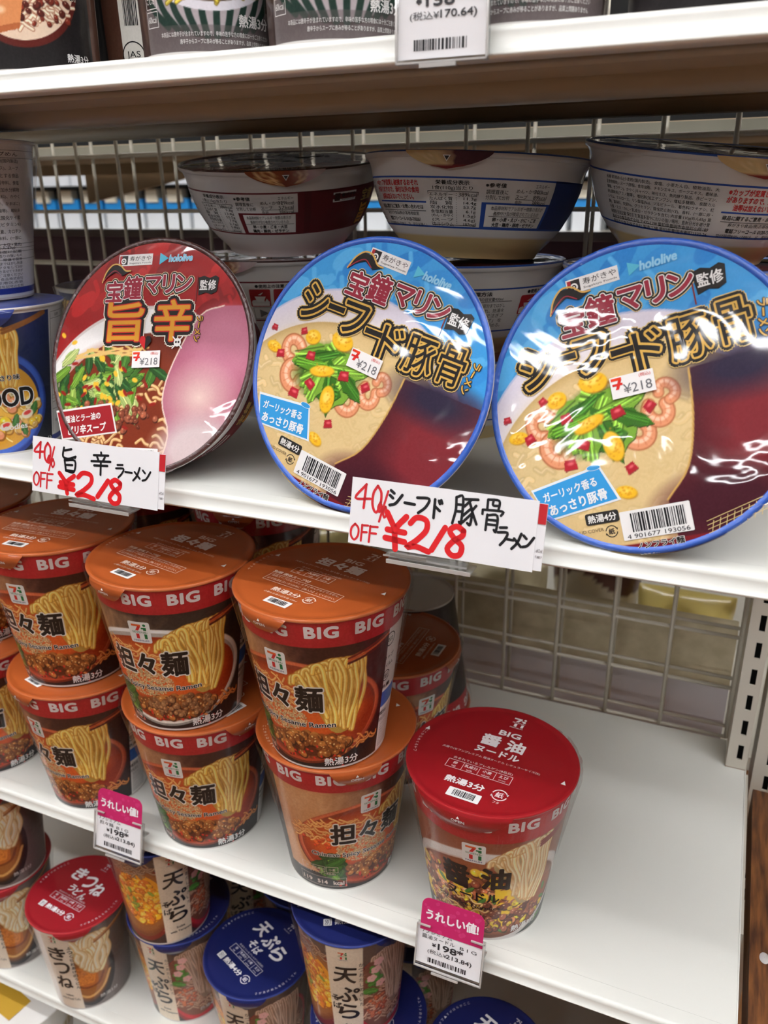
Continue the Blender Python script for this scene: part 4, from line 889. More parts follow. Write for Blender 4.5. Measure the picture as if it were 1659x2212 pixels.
BW = dict(blue=dict(body=bowl_body('blue_bowl_body',True),lid=bowl_lid('blue_lid',AB,art_ink_blue,None,None),rim=bowl_rim('blue_rim',M_RIMB),tab=bowl_tab('blue_tab',AB)),
          red=dict(body=bowl_body('red_bowl_body',False),lid=bowl_lid('red_lid',AR,art_ink_red,None,None),rim=bowl_rim('brown_rim',M_RIMR),tab=bowl_tab('red_tab',AR)))
def bowl(kind, label, group, M, face=0., tabrot=0.):
    """M: 4x4 placing the bowl (local z = out of the lid, origin = foot); face turns the side print, tabrot the lid, both in degrees"""
    d = BW[kind]; t = thing('noodle_bowl',(0,0,0),label,'noodle bowl',group); t.matrix_world = M
    link('bowl_body',d['body'],t,(0,0,0),math.radians(face))
    ld = link('lid',d['lid'],t,(0,0,HB),math.radians(tabrot)); link('rim',d['rim'],t,(0,0,HB))
    link('pull_tab',d['tab'],ld,(0,0,0),0.)
    return t
def frame_m(ex, ey, ez, o):
    return Matrix(((ex[0],ey[0],ez[0],o[0]),(ex[1],ey[1],ez[1],o[1]),(ex[2],ey[2],ez[2],o[2]),(0,0,0,1)))
def leaning(c, tilt, yaw, roll):
    nn = Vector((math.sin(yaw)*math.cos(tilt), -math.cos(yaw)*math.cos(tilt), math.sin(tilt))); u = Vector((math.cos(yaw),math.sin(yaw),0)); v = nn.cross(u)
    ex = u*math.cos(roll)+v*math.sin(roll); ey = v*math.cos(roll)-u*math.sin(roll)
    return frame_m(ex,ey,nn,Vector(c)-nn*HB)
def upright(c, ax, ay):   # c = centre of the lid
    nn = Vector((math.sin(ay),-math.sin(ax),1)).normalized(); u = Vector((0,1,0)).cross(nn).normalized(); v = nn.cross(u)
    return frame_m(u,v,nn,Vector(c)-nn*HB)
# ================================================================== fixture
M_SHELF = mat('white_enamel', (228,229,222), rough=.32, coat=.25, coat_rough=.2, bump=(300,.02,.001,'n'))
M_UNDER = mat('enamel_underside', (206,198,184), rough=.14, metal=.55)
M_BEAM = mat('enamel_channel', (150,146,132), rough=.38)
M_MESH = mat('enamel_wire', (206,200,184), rough=.4)
M_POST = mat('enamel_post', (206,200,186), rough=.38)
M_DARK = mat('painted_dark', (14,14,13), rough=.9)  # near-black colour standing in for the darkness of hollows and gaps
Z1,Z2,Z3,Z4,Z5 = .520,.2916,0.,-.2394,-.45
YF,YB = .3746,.676; XL,XR = -.86,.0505
def rounded_lip(mb, x0, x1, ztop, h, y, m, r=.003):
    """front flange with a rounded upper edge, folded under"""
    prof = [(y+.012,ztop)]+[(y+r-r*math.sin(a),ztop-r+r*math.cos(a)) for a in np.linspace(0,PI/2,5)]+[(y,ztop-h+r*.6)]+[(y+r*.6-r*.6*math.cos(a),ztop-h+r*.6-r*.6*math.sin(a)) for a in np.linspace(0,PI/2,4)]+[(y+.014,ztop-h),(y+.014,ztop-h+.0012)]
    V = [(x0,p,z) for p,z in prof]+[(x1,p,z) for p,z in prof]; n = len(prof)
    mb.add(V,[(i,i+1,n+i+1,n+i) for i in range(n-1)],m,None,True)
    for k,o in ((0,False),(n,True)): mb.add([V[k+i] for i in range(n)],[tuple(range(n)) if o else tuple(range(n-1,-1,-1))],m)
def shelf(z, lip, label, under=False):
    t = thing('shelf',(0,0,0),label,'shelf','white shelves of the rack')
    mb = MB(); mb.box((XL,YF+.0121,z-.0035),(XR,YB-.042,z),M_SHELF); mb.box((XL,YB-.042,z-.0035),(XR-.0165,YB-.004,z),M_SHELF)
    mb.box((XR-.0008,YF+.002,z-.011),(XR,YB-.042,z+.0006),M_SHELF)
    mb.build('shelf_board',t)
    lb = MB(); rounded_lip(lb,XL,XR,z,lip,YF,M_SHELF); lb.build('front_lip',t)
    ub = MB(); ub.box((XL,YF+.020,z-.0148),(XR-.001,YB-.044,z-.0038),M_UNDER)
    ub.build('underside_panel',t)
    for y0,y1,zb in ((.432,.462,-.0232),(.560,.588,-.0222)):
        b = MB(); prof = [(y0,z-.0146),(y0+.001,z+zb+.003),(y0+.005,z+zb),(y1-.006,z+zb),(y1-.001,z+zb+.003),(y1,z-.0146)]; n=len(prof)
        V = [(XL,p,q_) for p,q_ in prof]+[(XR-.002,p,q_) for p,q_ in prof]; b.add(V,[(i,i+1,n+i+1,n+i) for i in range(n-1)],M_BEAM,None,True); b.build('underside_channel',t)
    return t
shelf(Z1,.0122,'topmost white shelf, seen from below, above the noodle bowls')
shelf(Z2,.0120,'white shelf carrying the round noodle bowls and two handwritten price cards')
shelf(Z3,.0122,'white shelf, half empty, carrying the orange and red lidded big cups')
shelf(Z4,.0125,'white shelf carrying the small cups with dark blue and red lids')
shelf(Z5,.0125,'lowest white shelf, its packs just visible at the bottom left')
# wire back panels, one for each face of the rack
def wire_panel(y, label, r, xs0):
    t = thing('wire_back_panel',(0,y,0),label,'wire panel','wire panels at the back of the rack')
    for z0,zs in ((.0,[0.0+.05*k for k in range(6)]),(.29,[.292+.05*k for k in range(8)]),(-.5,[-.26-.05*k+.0 for k in range(5)])):
        mb = MB()
        for z in zs: mb.tube((-.86,0,z),(.0335,0,z),r,M_MESH,8)
        x = xs0
        while x > -.86:
            mb.tube((x,-r*1.5 if y < .68 else r*1.5,min(zs)-.0),(x,-r*1.5 if y < .68 else r*1.5,max(zs)),r,M_MESH,8); x -= .0494
        mb.tube((.0335,0,min(zs)),(.0335,0,max(zs)),r*1.5,M_MESH,8)
        mb.build('wire_grid',t)
    return t
wire_panel(.677,'beige wire back panel nearest the shelves',.0017,-.0237)
wire_panel(.694,'second beige wire panel, just behind the first one',.0016,-.0237)
# slotted posts
def post(x0, x1, y, zlo, label, slotx):
    t = thing('slotted_post',(0,0,0),label,'post','slotted posts at the right end of the rack')
    mb = MB(); sw = .0022; pitch = .0244; z = .0166-pitch*18; zs = []
    while z < .95: zs.append(z); z += pitch
    mb.box((x0,y,zlo),(slotx-sw,y+.0016,1.0),M_POST); mb.box((slotx+sw,y,zlo),(x1,y+.0016,1.0),M_POST)
    prev = zlo
    for z in zs:
        if z-.0072 > prev: mb.box((slotx-sw,y,prev),(slotx+sw,y+.0016,z-.0072),M_POST)
        if z > zlo: prev = z+.0072
    mb.box((slotx-sw,y,prev),(slotx+sw,y+.0016,1.0),M_POST)
    mb.box((x0,y+.0016,zlo),(x0+.0016,y+.040,1.0),M_POST); mb.box((x1-.0016,y+.0016,zlo),(x1,y+.040,1.0),M_POST)
    mb.build('post_face',t); d = MB(); d.box((x0+.0018,y+.012,zlo),(x1-.0018,y+.038,1.0),M_DARK); d.build('post_dark_core',t)  # near-black core paints in the darkness seen through the slots
    return t
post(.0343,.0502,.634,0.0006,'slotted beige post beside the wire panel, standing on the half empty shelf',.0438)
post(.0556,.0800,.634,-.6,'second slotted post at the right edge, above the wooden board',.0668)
# bracket of the half empty shelf
mb = MB(); mb.box((.0508,.46,-.042),(.0524,.632,-.002),M_POST); br = mb.build('shelf_bracket'); tag(br,'thin beige bracket under the right end of the half empty shelf','bracket')
# neighbouring wooden board
M_WOOD = mat('oiled_wood', (64,34,16), rough=.45, coat=.15, coat_rough=.25, mottled=((122,76,38),20,(14,1.6,9)))
mb = MB(); mb.box((.0560,.10,-.030),(.62,.612,0.),M_WOOD); wd = mb.build('wooden_board'); tag(wd,'brown wooden display board at the right edge beside the half empty shelf','board')
mb = MB(); mb.lathe([(.0001,.0006),(.0022,.0005),(.0030,0.)],mat('wax_spot',(190,186,184),rough=.2,coat=.6),20); ws = mb.build('wax_drop',None,(.0648,.444,.0002)); ws.scale = (1.,1.5,1.); tag(ws,'small pale blob stuck on the brown wooden board','blob')

# ================================================================== products
H = BIGD['H']; U = H+.0012
GB = 'cups on the half empty shelf'
cup('sesame',-.2237,.4231,Z3,62,12,'big noodle cup at the bottom of the front right orange stack, tan side forward',GB)
cup('sesame',-.2215,.4070,Z3+U,0,-41,'orange lidded big noodle cup on top of the front right stack',GB)
cup('sesame',-.3345,.4184,Z3,7,33,'big noodle cup directly under the one printed with a white bowl',GB)
cup('sesame_white',-.3332,.4040,Z3+U,6,-51,'orange lidded big noodle cup printed with a white bowl, topmost of its stack',GB)
cup('sesame',-.4452,.4182,Z3,-19,-61,'big noodle cup with an orange lid, directly behind the left pink shelf tag',GB)
cup('sesame',-.4450,.4148,Z3+U,-5,-44,'orange lidded big noodle cup whose lid lies below the smaller handwritten card',GB)
cup('sesame',-.558,.4158,Z3,12,-30,'big noodle cup at the left edge of the photo, bottom of its stack',GB)
cup('sesame',-.5620,.4300,Z3+U,12,-30,'big noodle cup cut by the left edge of the photo, top of its stack',GB)
cup('sesame',-.2301,.5370,Z3,70,66,'orange lidded big noodle cup in shade, behind the front right stack',GB)
cup('sesame',-.2460,.6220,Z3,-60,0,'big noodle cup standing upside down at the back near the wire panel, white base up',GB,flip=True)
cup('sesame',-.345,.5345,Z3,10,-20,'big noodle cup in shade, second row, behind the white bowl cup stack',GB)
cup('sesame',-.347,.5345,Z3+U,10,-20,'orange lidded big noodle cup on top in the second row, behind the white bowl cup',GB)
cup('sesame',-.4600,.5345,Z3,10,-20,'big noodle cup in shade, second row, lower, furthest left in its row',GB)
cup('sesame',-.4605,.5345,Z3+U,10,-20,'orange lidded big noodle cup, second row, upper, furthest left in its row',GB)
cup('shoyu',-.1128,.4254,Z3,0,-19,'red lidded big noodle cup standing alone behind the right pink shelf tag',GB)
GS = 'small cups on the shelf below'
HS = SML['H']; US = HS+.0012
cup('kitsune',-.4883,.4084,Z4,-39,-14,'single red lidded udon cup with its whole lid in view, standing alone',GS)
cup('kitsune',-.5867,.4121,Z4,-39,-10,'udon cup at the lower left edge, under another udon cup',GS)
cup('kitsune',-.5752,.4101,Z4+US,-39,-10,'udon cup at the left edge, on top of another udon cup',GS)
cup('tempura',-.3959,.4341,Z4,-40,-13,'blue lidded soba cup under another one, below the left pink shelf tag',GS)
cup('tempura',-.3959,.4224,Z4+US,8,-30,'blue lidded soba cup on top of another one, just below the left pink shelf tag',GS)
cup('tempura',-.3042,.4187,Z4,-35,-17,'single blue lidded soba cup with its whole lid lettering in view',GS)
cup('tempura',-.1965,.4060,Z4,-20,40,'blue lidded soba cup under another one, left of the right pink shelf tag',GS)
cup('tempura',-.2100,.4112,Z4+US,-10,41,'blue lidded soba cup on top of another one, left of the right pink shelf tag',GS)
cup('tempura',-.1965,.5010,Z4,-20,20,'blue lidded soba cup in deep shade, second row, lower, left of the bare shelf',GS)
cup('tempura',-.1965,.5030,Z4+US,-20,20,'blue lidded soba cup in deep shade, second row, upper, left of the bare shelf',GS)
cup('tempura',-.1027,.4099,Z4,0,5,'blue lidded soba cup cut by the bottom edge, below the right pink shelf tag',GS)
cup('tempura',-.008,.4150,Z4,0,30,'blue lidded soba cup at the bottom edge, rightmost of all small cups',GS)
cup('tempura',-.3080,.5120,Z4,0,-20,'blue lidded soba cup in deep shade behind the single soba cup',GS)
cup('tempura',-.3990,.5280,Z4,0,-20,'blue lidded soba cup in deep shade behind the soba stack at the left tag',GS)
cup('tempura',-.3990,.5260,Z4+US,0,-20,'topmost blue lidded soba cup in deep shade behind the soba stack at the left tag',GS)
GL = 'tall cups at the left end of the bowl shelf'
SS = (.9,.9,.853)
t = cup('seafood',-.4750,.4146,Z2,-2,0,'dark blue seafood noodle cup at the left edge, under a tall pale cup',GL)
t.scale = SS
t = cup('seafood',-.4950,.4300,Z2+.0997,-78,0,'pale cup side covered with an ingredients table, on top at the left edge',GL)
t.scale = SS
t = cup('seafood',-.4700,.5450,Z2,-60,0,'noodle cup in shade behind the seafood cup, right of it',GL)
t.scale = SS
GT = 'cups on the topmost shelf'
for kd,x,y,f,lb in (('pork',-.4000,.418,0,'black cup with a red rimmed ramen bowl, cut by the top left corner'),('pork',-.368,.486,-114,'cup with a round quality mark on its white side, second from the top left corner'),('pork',-.310,.560,30,'black ramen cup mostly hidden behind the striped bowl cups'),
    ('striped',-.2790,.4150,4,'striped bowl cup on the top shelf, leftmost of them'),('striped',-.2035,.4150,4,'striped bowl cup on the top shelf, just left of the top price tag'),('striped',-.1080,.4170,-8,'striped bowl cup on the top shelf, right of the top price tag'),
    ('pork',-.2400,.492,30,'black ramen cup in the second row, between two striped bowl cups'),('pork',-.1580,.486,20,'black ramen cup in the second row, behind the top price tag'),('pork',-.0310,.4220,-20,'black ramen cup on the top shelf, second from the top right corner'),
    ('pork',-.446,.492,150,'dark cup in the second row at the top left corner')):
    cup(kd,x,y,Z1,f,0,lb,GT)
cup('tempura',.0525,.425,Z1,0,0,'cup in pale and yellow wrapping at the top right corner of the photo',GT)

R_ = math.radians
GC = 'round noodle bowls'
bowl('red','round red and brown noodle bowl standing on edge, lid forward, leftmost of three',GC,leaning((-.3385,.4095,.3630),.412,.0289,R_(3.6)))
bowl('blue','round blue noodle bowl standing on edge, lid forward, in the middle',GC,leaning((-.1859,.3992,.3630),.304,-.1009,R_(-16.6)))
bowl('blue','round blue noodle bowl standing on edge, lid forward, rightmost and most glaring',GC,leaning((-.0416,.3990,.3634),.2929,-.0964,R_(19.7)))
def facing(x, y): return math.degrees(math.atan2(-y,-x))+90
bowl('red','dark lidded red banded noodle bowl on top of the stack behind the leftmost leaning bowl',GC,upright((-.3291,.5699,.4781),.1209,.04),facing(-.329,.57)+0,facing(-.329,.57)+2)
bowl('red','red banded noodle bowl in the middle of its stack, just visible between two leaning bowls',GC,upright((-.345,.5800,.4110),0,0),facing(-.345,.58)-146,0)
bowl('red','red banded noodle bowl at the bottom of its stack, hidden low behind the leaning bowls',GC,upright((-.345,.5800,.3506),0,0),facing(-.345,.58)-150,0)
bowl('blue','white and blue noodle bowl with nutrition table, on top of the middle stack',GC,upright((-.1764,.5639,.4752),-.0322,.04),facing(-.176,.564)-2,facing(-.176,.564)-14)
bowl('blue','white and blue noodle bowl in the middle of the middle stack, cooking steps in view',GC,upright((-.192,.5750,.4110),0,0),facing(-.192,.575)-92,-20)
bowl('blue','white and blue noodle bowl at the bottom of the middle stack',GC,upright((-.192,.5750,.3506),0,0),facing(-.192,.575)-98,0)
bowl('blue','white and blue noodle bowl with ingredients text, on top of the right stack',GC,upright((-.0329,.5700,.4774),.0763,.11),facing(-.0329,.57)+77,facing(-.0329,.57)+24)
bowl('blue','white and blue noodle bowl in the middle of the right stack',GC,upright((-.0425,.5750,.4110),0,0),facing(0,.57)-20,0)
bowl('blue','white and blue noodle bowl at the bottom of the right stack',GC,upright((-.0425,.5750,.3506),0,0),facing(0,.57)-20,0)

# packs on the lowest shelf
M_P5 = mat('pack_print', rough=.3, coat=.5, attr=True)
def packcup(x, y, z, r, cols, label, name='snack_cup'):
    t = thing(name,(x,y,z),label,'cup','packs on the lowest shelf'); a = Art(-80,-1,80,100,2.,cols[0])
    for k in range(46): a.line([(-78+k*3.4,58),(-78+k*3.4,66)],1.6,cols[1],.3,raw=True)
    a.poly([(-80,56),(80,56),(80,57.4),(-80,57.4)],cols[1]); a.poly([(-80,66.6),(80,66.6),(80,68),(-80,68)],cols[1]); a.ell(-14,48,10,5,cols[2]); a.ell(20,44,12,6,cols[2])
    mb = MB(); th = np.linspace(-180,180,200,endpoint=False); zz = np.linspace(0,100,60); T,Z = np.meshgrid(th,zz); f = cone_surf(r*.74,r,.1,.44)
    grid_mb(mb,f(np.stack([T.ravel()*.44,Z.ravel()],1),0).reshape(60,200,3),a.sample(T*.44,Z),M_P5,wrap=True); mb.build('paper_sleeve',t)
    lm = MB(); lm.lathe([(.0001,.1012),(r*.9,.1008),(r+.001,.1014),(r+.0018,.1002),(r,.098)],M_P5,96,lin(cols[3]))
    ink = Ink(lm,flat_surf(.1013),M_FLAT); ink.poly([(-30,-22),(20,-30),(24,-6),(-26,4)],cols[4],.2); ink.rect(-26,12,20,22,cols[5],.2); ink.rect(-20,26,12,32,cols[5],.2)
    lm.build('lid',t); return t
packcup(-.578,.392,-.372-.008,.052,[(232,228,222),(176,150,70),(150,60,64),(236,234,230),(186,146,40),(220,120,120)],'white cup with gold trim and gold lid patch at the bottom left corner')
packcup(-.478,.360,-.43,.050,[(232,230,226),(40,110,70),(60,120,80),(238,238,236),(30,110,70),(40,120,80)],'white cup with a green lid mark at the bottom edge, beside the gold trimmed cup')

# ================================================================== price cards, tags
M_CARD = mat('white_card', (238,238,240), rough=.5, attr=False)
M_INK = mat('marker_ink', rough=.35, coat=.3, attr=True)
M_ACR = clear('clear_acrylic', tint=(244,246,246), gloss=.10, rough=.03, haze=.05)
M_ACRE = mat('acrylic_edge', (186,184,180), rough=.12, coat=1., spec=.8)
def tilt_root(name, xc, ztop, zbot, ytop, ybot, label, cat, group=None, yaw=0.):
    t = thing(name,(xc,(ytop+ybot)/2,(ztop+zbot)/2),label,cat,group); t.rotation_euler = (math.atan2(ybot-ytop,ztop-zbot),0,yaw); return t
KUMA = {'旨':[[(.62,.97),(.2,.88)],[(.15,1.),(.1,.62),(.45,.55),(.9,.68)],[(.86,.66),(.86,.62)],[(.2,.48),(.3,.05)],[(.2,.46),(.85,.5),(.8,.02),(.3,.03)],[(.35,.28),(.7,.3)],[(.3,.05),(.75,.05)]],
 '辛':[[(.5,1.),(.52,.88)],[(.12,.84),(.88,.9)],[(.3,.78),(.38,.62)],[(.7,.8),(.6,.62)],[(.0,.56),(1.,.64)],[(.15,.38),(.85,.44)],[(.5,.6),(.5,.0)]],
 'ラ':[[(.2,.95),(.8,1.)],[(.05,.68),(.9,.72),(.75,.35),(.35,.0)]],
 'ー':[[(.05,.55),(.95,.5)]],
 'メ':[[(.8,1.),(.5,.4),(.05,.0)],[(.2,.65),(.85,.2)]],
 'ン':[[(.1,.9),(.35,.7)],[(.1,.1),(.5,.25),(.95,.85)]],
 'シ':[[(.1,.95),(.35,.8)],[(.05,.65),(.28,.5)],[(.08,.05),(.5,.2),(.95,.75)]],
 'フ':[[(.05,.9),(.9,.92),(.7,.4),(.2,.0)]],
 'ド':[[(.3,1.),(.3,.0)],[(.3,.65),(.75,.42)],[(.62,.95),(.72,.8)],[(.8,1.),(.9,.84)]],
 '豚':[[(.08,.95),(.1,.5),(.0,.02)],[(.08,.95),(.36,.97),(.36,.05),(.28,.1)],[(.1,.7),(.34,.71)],[(.1,.46),(.34,.47)],[(.46,.92),(.98,.96)],[(.7,.92),(.44,.66)],[(.66,.8),(.78,.5),(.74,.05),(.62,.1)],[(.7,.6),(.42,.34)],[(.74,.42),(.42,.1)],[(.92,.74),(.78,.56)],[(.76,.56),(1.,.1)]],
 '骨':[[(.25,1.),(.25,.68)],[(.25,1.),(.76,1.),(.76,.68)],[(.5,.98),(.5,.84),(.74,.84)],[(.05,.66),(.05,.52)],[(.05,.66),(.95,.68),(.9,.54)],[(.28,.52),(.26,.02)],[(.28,.5),(.74,.52),(.74,.02),(.64,.06)],[(.3,.36),(.72,.37)],[(.3,.21),(.72,.22)]],
 '4':[[(.7,1.),(.05,.38),(1.,.42)],[(.68,.98),(.62,.0)]],
 '0':[[(.5,1.),(.1,.7),(.1,.25),(.5,.0),(.88,.3),(.9,.75),(.5,1.)]],
 '%':[[(.95,1.),(.25,.0)],[(.25,.62),(.05,.45),(.2,.3),(.42,.45),(.25,.62)],[(.8,.5),(.6,.32),(.75,.15),(.98,.3),(.8,.5)]],
 'O':[[(.5,1.),(.1,.7),(.1,.25),(.5,.0),(.9,.3),(.9,.75),(.5,1.)]],
 'F':[[(.15,1.),(.1,.0)],[(.12,.97),(.98,1.)],[(.12,.55),(.85,.58)]],
 '¥':[[(.05,1.),(.48,.55)],[(.95,.95),(.5,.55),(.55,.0)],[(.12,.52),(.92,.5)],[(.05,.28),(.95,.24)]],
 '2':[[(.1,.8),(.35,1.),(.75,.95),(.78,.65),(.4,.3),(.02,.06),(.4,.12),(.95,.02)]],
 '1':[[(.95,1.),(.05,.0)]],
 '8':[[(.85,.88),(.5,1.),(.2,.82),(.45,.58),(.82,.36),(.75,.06),(.4,.0),(.15,.2),(.4,.48),(.8,.7),(.85,.88)]]}
def hand(ink, ch, x0, x1, y0, y1, w, col, lift=.25):
    for st in KUMA[ch]: ink.stroke([(x0+(x1-x0)*u, y0+(y1-y0)*v) for u,v in st], w, col, lift)
RM = (216,30,36); RM2 = (206,38,46); KM = (20,20,24)
def price_card(xc, ztop, zbot, ytop, ybot, w, h, label, marks):
    t = tilt_root('price_card',xc,ztop,zbot,ytop,ybot,label,'price card','handwritten price cards'); mb = MB()
    mb.box((-w/2000,0,-h/2000),(w/2000,.0005,h/2000),M_CARD); c = mb.build('card_front',t)
    ib = MB(); ink = Ink(ib,front_surf(0.),M_INK)
    for i,(ch,x0,x1,y0,y1,sw,col) in enumerate(marks): hand(ink,ch,x0,x1,y0,y1,sw,col,.12+.002*i)
    ib.build('marker_writing',c)
    f = MB(); a = w/2000; f.box((a,.0005,-h/2000+.001),(a+.0042,.0009,h/2000-.001),M_CARD); f.box((a+.0002,.0001,h/2000-.011),(a+.0041,.0005,h/2000-.0012),mat('red_card',(186,24,34),rough=.45))
    ti = Ink(f,lambda V,l: np.stack([a+.0022-np.asarray(V)[:,0]/1000,np.full(len(V),.0004-l/1000),-.008-np.asarray(V)[:,1]/1000],1),M_FLAT)
    ti.text('POP',0,-1.4,(90,80,80),w=3,h=1.6,res=2); ti.text('(裏)',0,1.6,(90,80,80),w=3,h=1.6,res=2)
    f.build('folded_edge',t)
    return t
S1 = [('4',-47.5,-39.5,4.,14.,1.5,RM2),('0',-39.,-33.5,2.,14,1.5,RM2),('%',-36.5,-30.5,-3.,12.,1.2,RM2),('O',-47.5,-42.5,-13.5,-5,1.2,RM2),('F',-42,-37.5,-14,-5,1.2,RM2),('F',-37,-31.5,-14.5,-5,1.2,RM2),
 ('旨',-25,-12.5,-2.,12.5,1.5,KM),('辛',-1.5,13,-1.,12.5,1.5,KM),('ラ',17,23.5,-1.,6.8,1.3,KM),('ー',24,29.5,1.5,4.2,1.3,KM),('メ',30,36,-1.5,6.5,1.3,KM),('ン',36.5,43,-1.5,6.,1.3,KM),
 ('¥',-27,-14,-15.5,-3.6,3.,RM),('2',-13,2,-16.6,-1.5,3.,RM),('1',3.5,12,-14.5,-4,3.2,RM),('8',11.5,22.5,-17,-2.8,3.,RM)]
price_card(-.3507,.3168,.2835,.3655,.3575,97,34.5,'handwritten white price card with red 40% OFF, under the red brown bowl',S1)
S2 = [('4',-47.5,-38.5,2.,14.5,1.4,RM2),('0',-37.5,-32,0.5,14.5,1.4,RM2),('%',-34,-28.5,-4.,12.5,1.2,RM2),('O',-48.5,-43.5,-15.5,-7,1.2,RM2),('F',-42.5,-38.5,-15.5,-7,1.2,RM2),('F',-38,-33,-15.5,-7,1.2,RM2),
 ('シ',-28,-20.5,5,13.5,1.6,KM),('ー',-19.5,-13.5,5.5,9.5,1.6,KM),('フ',-13,-5.5,3.5,12,1.5,KM),('ド',-5,1.5,2,11.5,1.5,KM),('豚',7,19.5,0.5,14.8,1.4,KM),('骨',21.5,32.5,-.5,15,1.3,KM),('ラ',30.5,36,-6.5,2.5,1.4,KM),('ー',34.5,39,-5,-1.5,1.4,KM),('メ',38,43.5,-7.5,.5,1.4,KM),('ン',43,49,-6.5,.5,1.4,KM),
 ('¥',-29,-17,-17,1.5,3.2,RM),('2',-16.5,-3.5,-16.,1,3.,RM),('1',-3,4,-14.5,-2,3.,RM),('8',4,15,-15.5,-.5,3.,RM)]
price_card(-.1285,.3172,.2835,.3655,.3575,99,35,'handwritten white price card with red 40% OFF, overlapping the middle and right bowls',S2)
def clip(xc, z, y, label):
    t = thing('card_clip',(xc,y,z),label,'card clip','clear plastic clips under the price cards'); mb = MB()
    mb.box((-.018,-.001,-.0036),(.028,.010,-.0026),M_ACR); mb.box((-.018,-.0014,-.0042),(.028,-.001,-.0020),M_ACRE); mb.box((-.016,-.0005,-.0005),(.004,-.0001,.0016),M_ACR); mb.box((-.016,-.0006,.0016),(.004,-.0001,.0019),M_ACRE); mb.box((-.02,.002,-.0018),(.024,.009,-.0010),M_ACR); mb.box((-.021,.0018,-.0020),(.025,.0021,-.0010),M_ACRE)
    mb.build('clip_rail',t); return t
clip(-.352,.2810,.3585,'clear plastic clip holding the smaller handwritten card at its lower edge'); clip(-.138,.2795,.3585,'clear plastic clip holding the larger handwritten card at its lower edge')
def shelf_tag(xc, ztop, zbot, ytop, ybot, w, label, lines, pink=True):
    h = (ztop-zbot)*1000; t = tilt_root('shelf_tag',xc,ztop,zbot,ytop,ybot,label,'shelf tag','price tags clipped to the shelf edges'); a,b = w/2,h/2
    mb = MB(); mb.box((-a/1000+.0006,.0006,-b/1000+.002),(a/1000-.0016,.0010,b/1000-.0012),M_CARD); c = mb.build('paper_card',t)
    ink = Ink(mb2 := MB(),front_surf(.0005),M_FLAT)
    nl = len(lines)
    for s,x,y,ww,hh,bd in lines: ink.text(s,x,y,(40,40,44),w=ww,h=hh,bold=bd,lift=.15)
    ink.barcode(-a*.62,-b*.74,a*.55,-b*.52,int(abs(xc)*1000),26,lift=.05); mb2.build('card_print',c)
    hb = MB(); hb.box((-a/1000,.0014,-b/1000),(a/1000,.0020,b/1000),M_ACR)
    e = .0008
    for x0,x1,z0,z1 in ((-a/1000,-a/1000+e,-b/1000,b/1000),(a/1000-e,a/1000,-b/1000,b/1000),(-a/1000,a/1000,-b/1000,-b/1000+e),(-a/1000,-a*.6/1000,b/1000-e,b/1000),(a*.6/1000,a/1000,b/1000-e,b/1000)): hb.box((x0,-.0016,z0),(x1,-.0004,z1),M_ACRE)
    hb.box((-a*.45/1000,-.0022,-b/1000-.0016),(a*.35/1000,.003,-b/1000-.0010),M_ACR); hb.box((-a*.45/1000,-.0024,-b/1000-.0018),(a*.35/1000,-.0020,-b/1000-.0002),M_ACRE); hb.box((-a/1000,.002,b/1000-.011),(a/1000,.0075,b/1000-.010),M_ACR)
    hb.build('clear_holder',t)
    if pink:
        pb = MB(); pts = []; pw = w*.46; r = 5.5; y0,y1 = b-4.5,b+18.5
        for cx,cy,a0 in ((pw-r,y1-r,0),(-pw+r,y1-r,90)):
            for k in range(7): q_ = math.radians(a0+k*15); pts.append((cx+r*math.cos(q_),cy+r*math.sin(q_)))
        pts += [(-pw,y0),(pw,y0)]; pk = Ink(pb,front_surf(.0001),M_FLAT); n = len(pts)
        V = [(x/1000,.0002,z/1000) for x,z in pts]+[(x/1000,.0005,z/1000) for x,z in pts]; pb.add(V,[tuple(range(n))]+[tuple(range(2*n-1,n-1,-1))]+[(i,n+i,n+(i+1)%n,(i+1)%n) for i in range(n)],M_FLAT,lin((190,30,96)))
        rr = random.Random(3)
        for _ in range(26): pk.disc(rr.uniform(-pw+2,pw-2),rr.uniform(y0+1,y1-2),rr.uniform(.6,1.7),(202,54,114),-.08+.1,12)
        pk.text('うれしい値!',0,b+7.5,(244,240,242),w=w*.78,h=7.4,bold=.04,lift=.16); pb.build('pink_flag',t)
    return t
shelf_tag(-.1193,.0200,-.0105,.3690,.3625,45,'pink topped shelf tag in front of the lone red lidded big cup',[('7プレミアム',-9,10.4,20,3.0,.0),('醤油ヌードル',-8,6.6,22,3.0,.0),('B I G',12,6.0,11,2.2,.0),('¥',-10.5,1.9,2.8,2.6,.03),('198*',.5,1.9,17,4.8,.03),('(税込¥',-8,-3.4,13,3.4,.0),('213.84)',6.5,-3.4,17,3.8,.02)])
shelf_tag(-.3835,.0205,-.0115,.3700,.3625,45,'pink topped shelf tag in front of the orange lidded big cups',[('7プレミアム',-9,10.4,20,3.0,.0),('担々麺',-12,6.6,13,3.0,.0),('B I G',3,6.0,11,2.2,.0),('¥',-10.5,1.9,2.8,2.6,.03),('198*',.5,1.9,17,4.8,.03),('(税込¥',-8,-3.4,13,3.4,.0),('213.84)',6.5,-3.4,17,3.8,.02)])
shelf_tag(-.1325,.5450,.5065,.3690,.3680,41,'white price tag in a clear holder on the topmost shelf edge',[('7プレミアム',-4,13.2,24,3.0,.0),('あさりだしラーメン',-2,9.2,30,2.8,.0),('¥',-10.5,4.2,2.8,2.8,.03),('158*',1,4.2,17,4.8,.03),('(税込¥',-8,-1.6,13,3.6,.0),('170.64)',7,-1.6,16,3.9,.02)],pink=False)

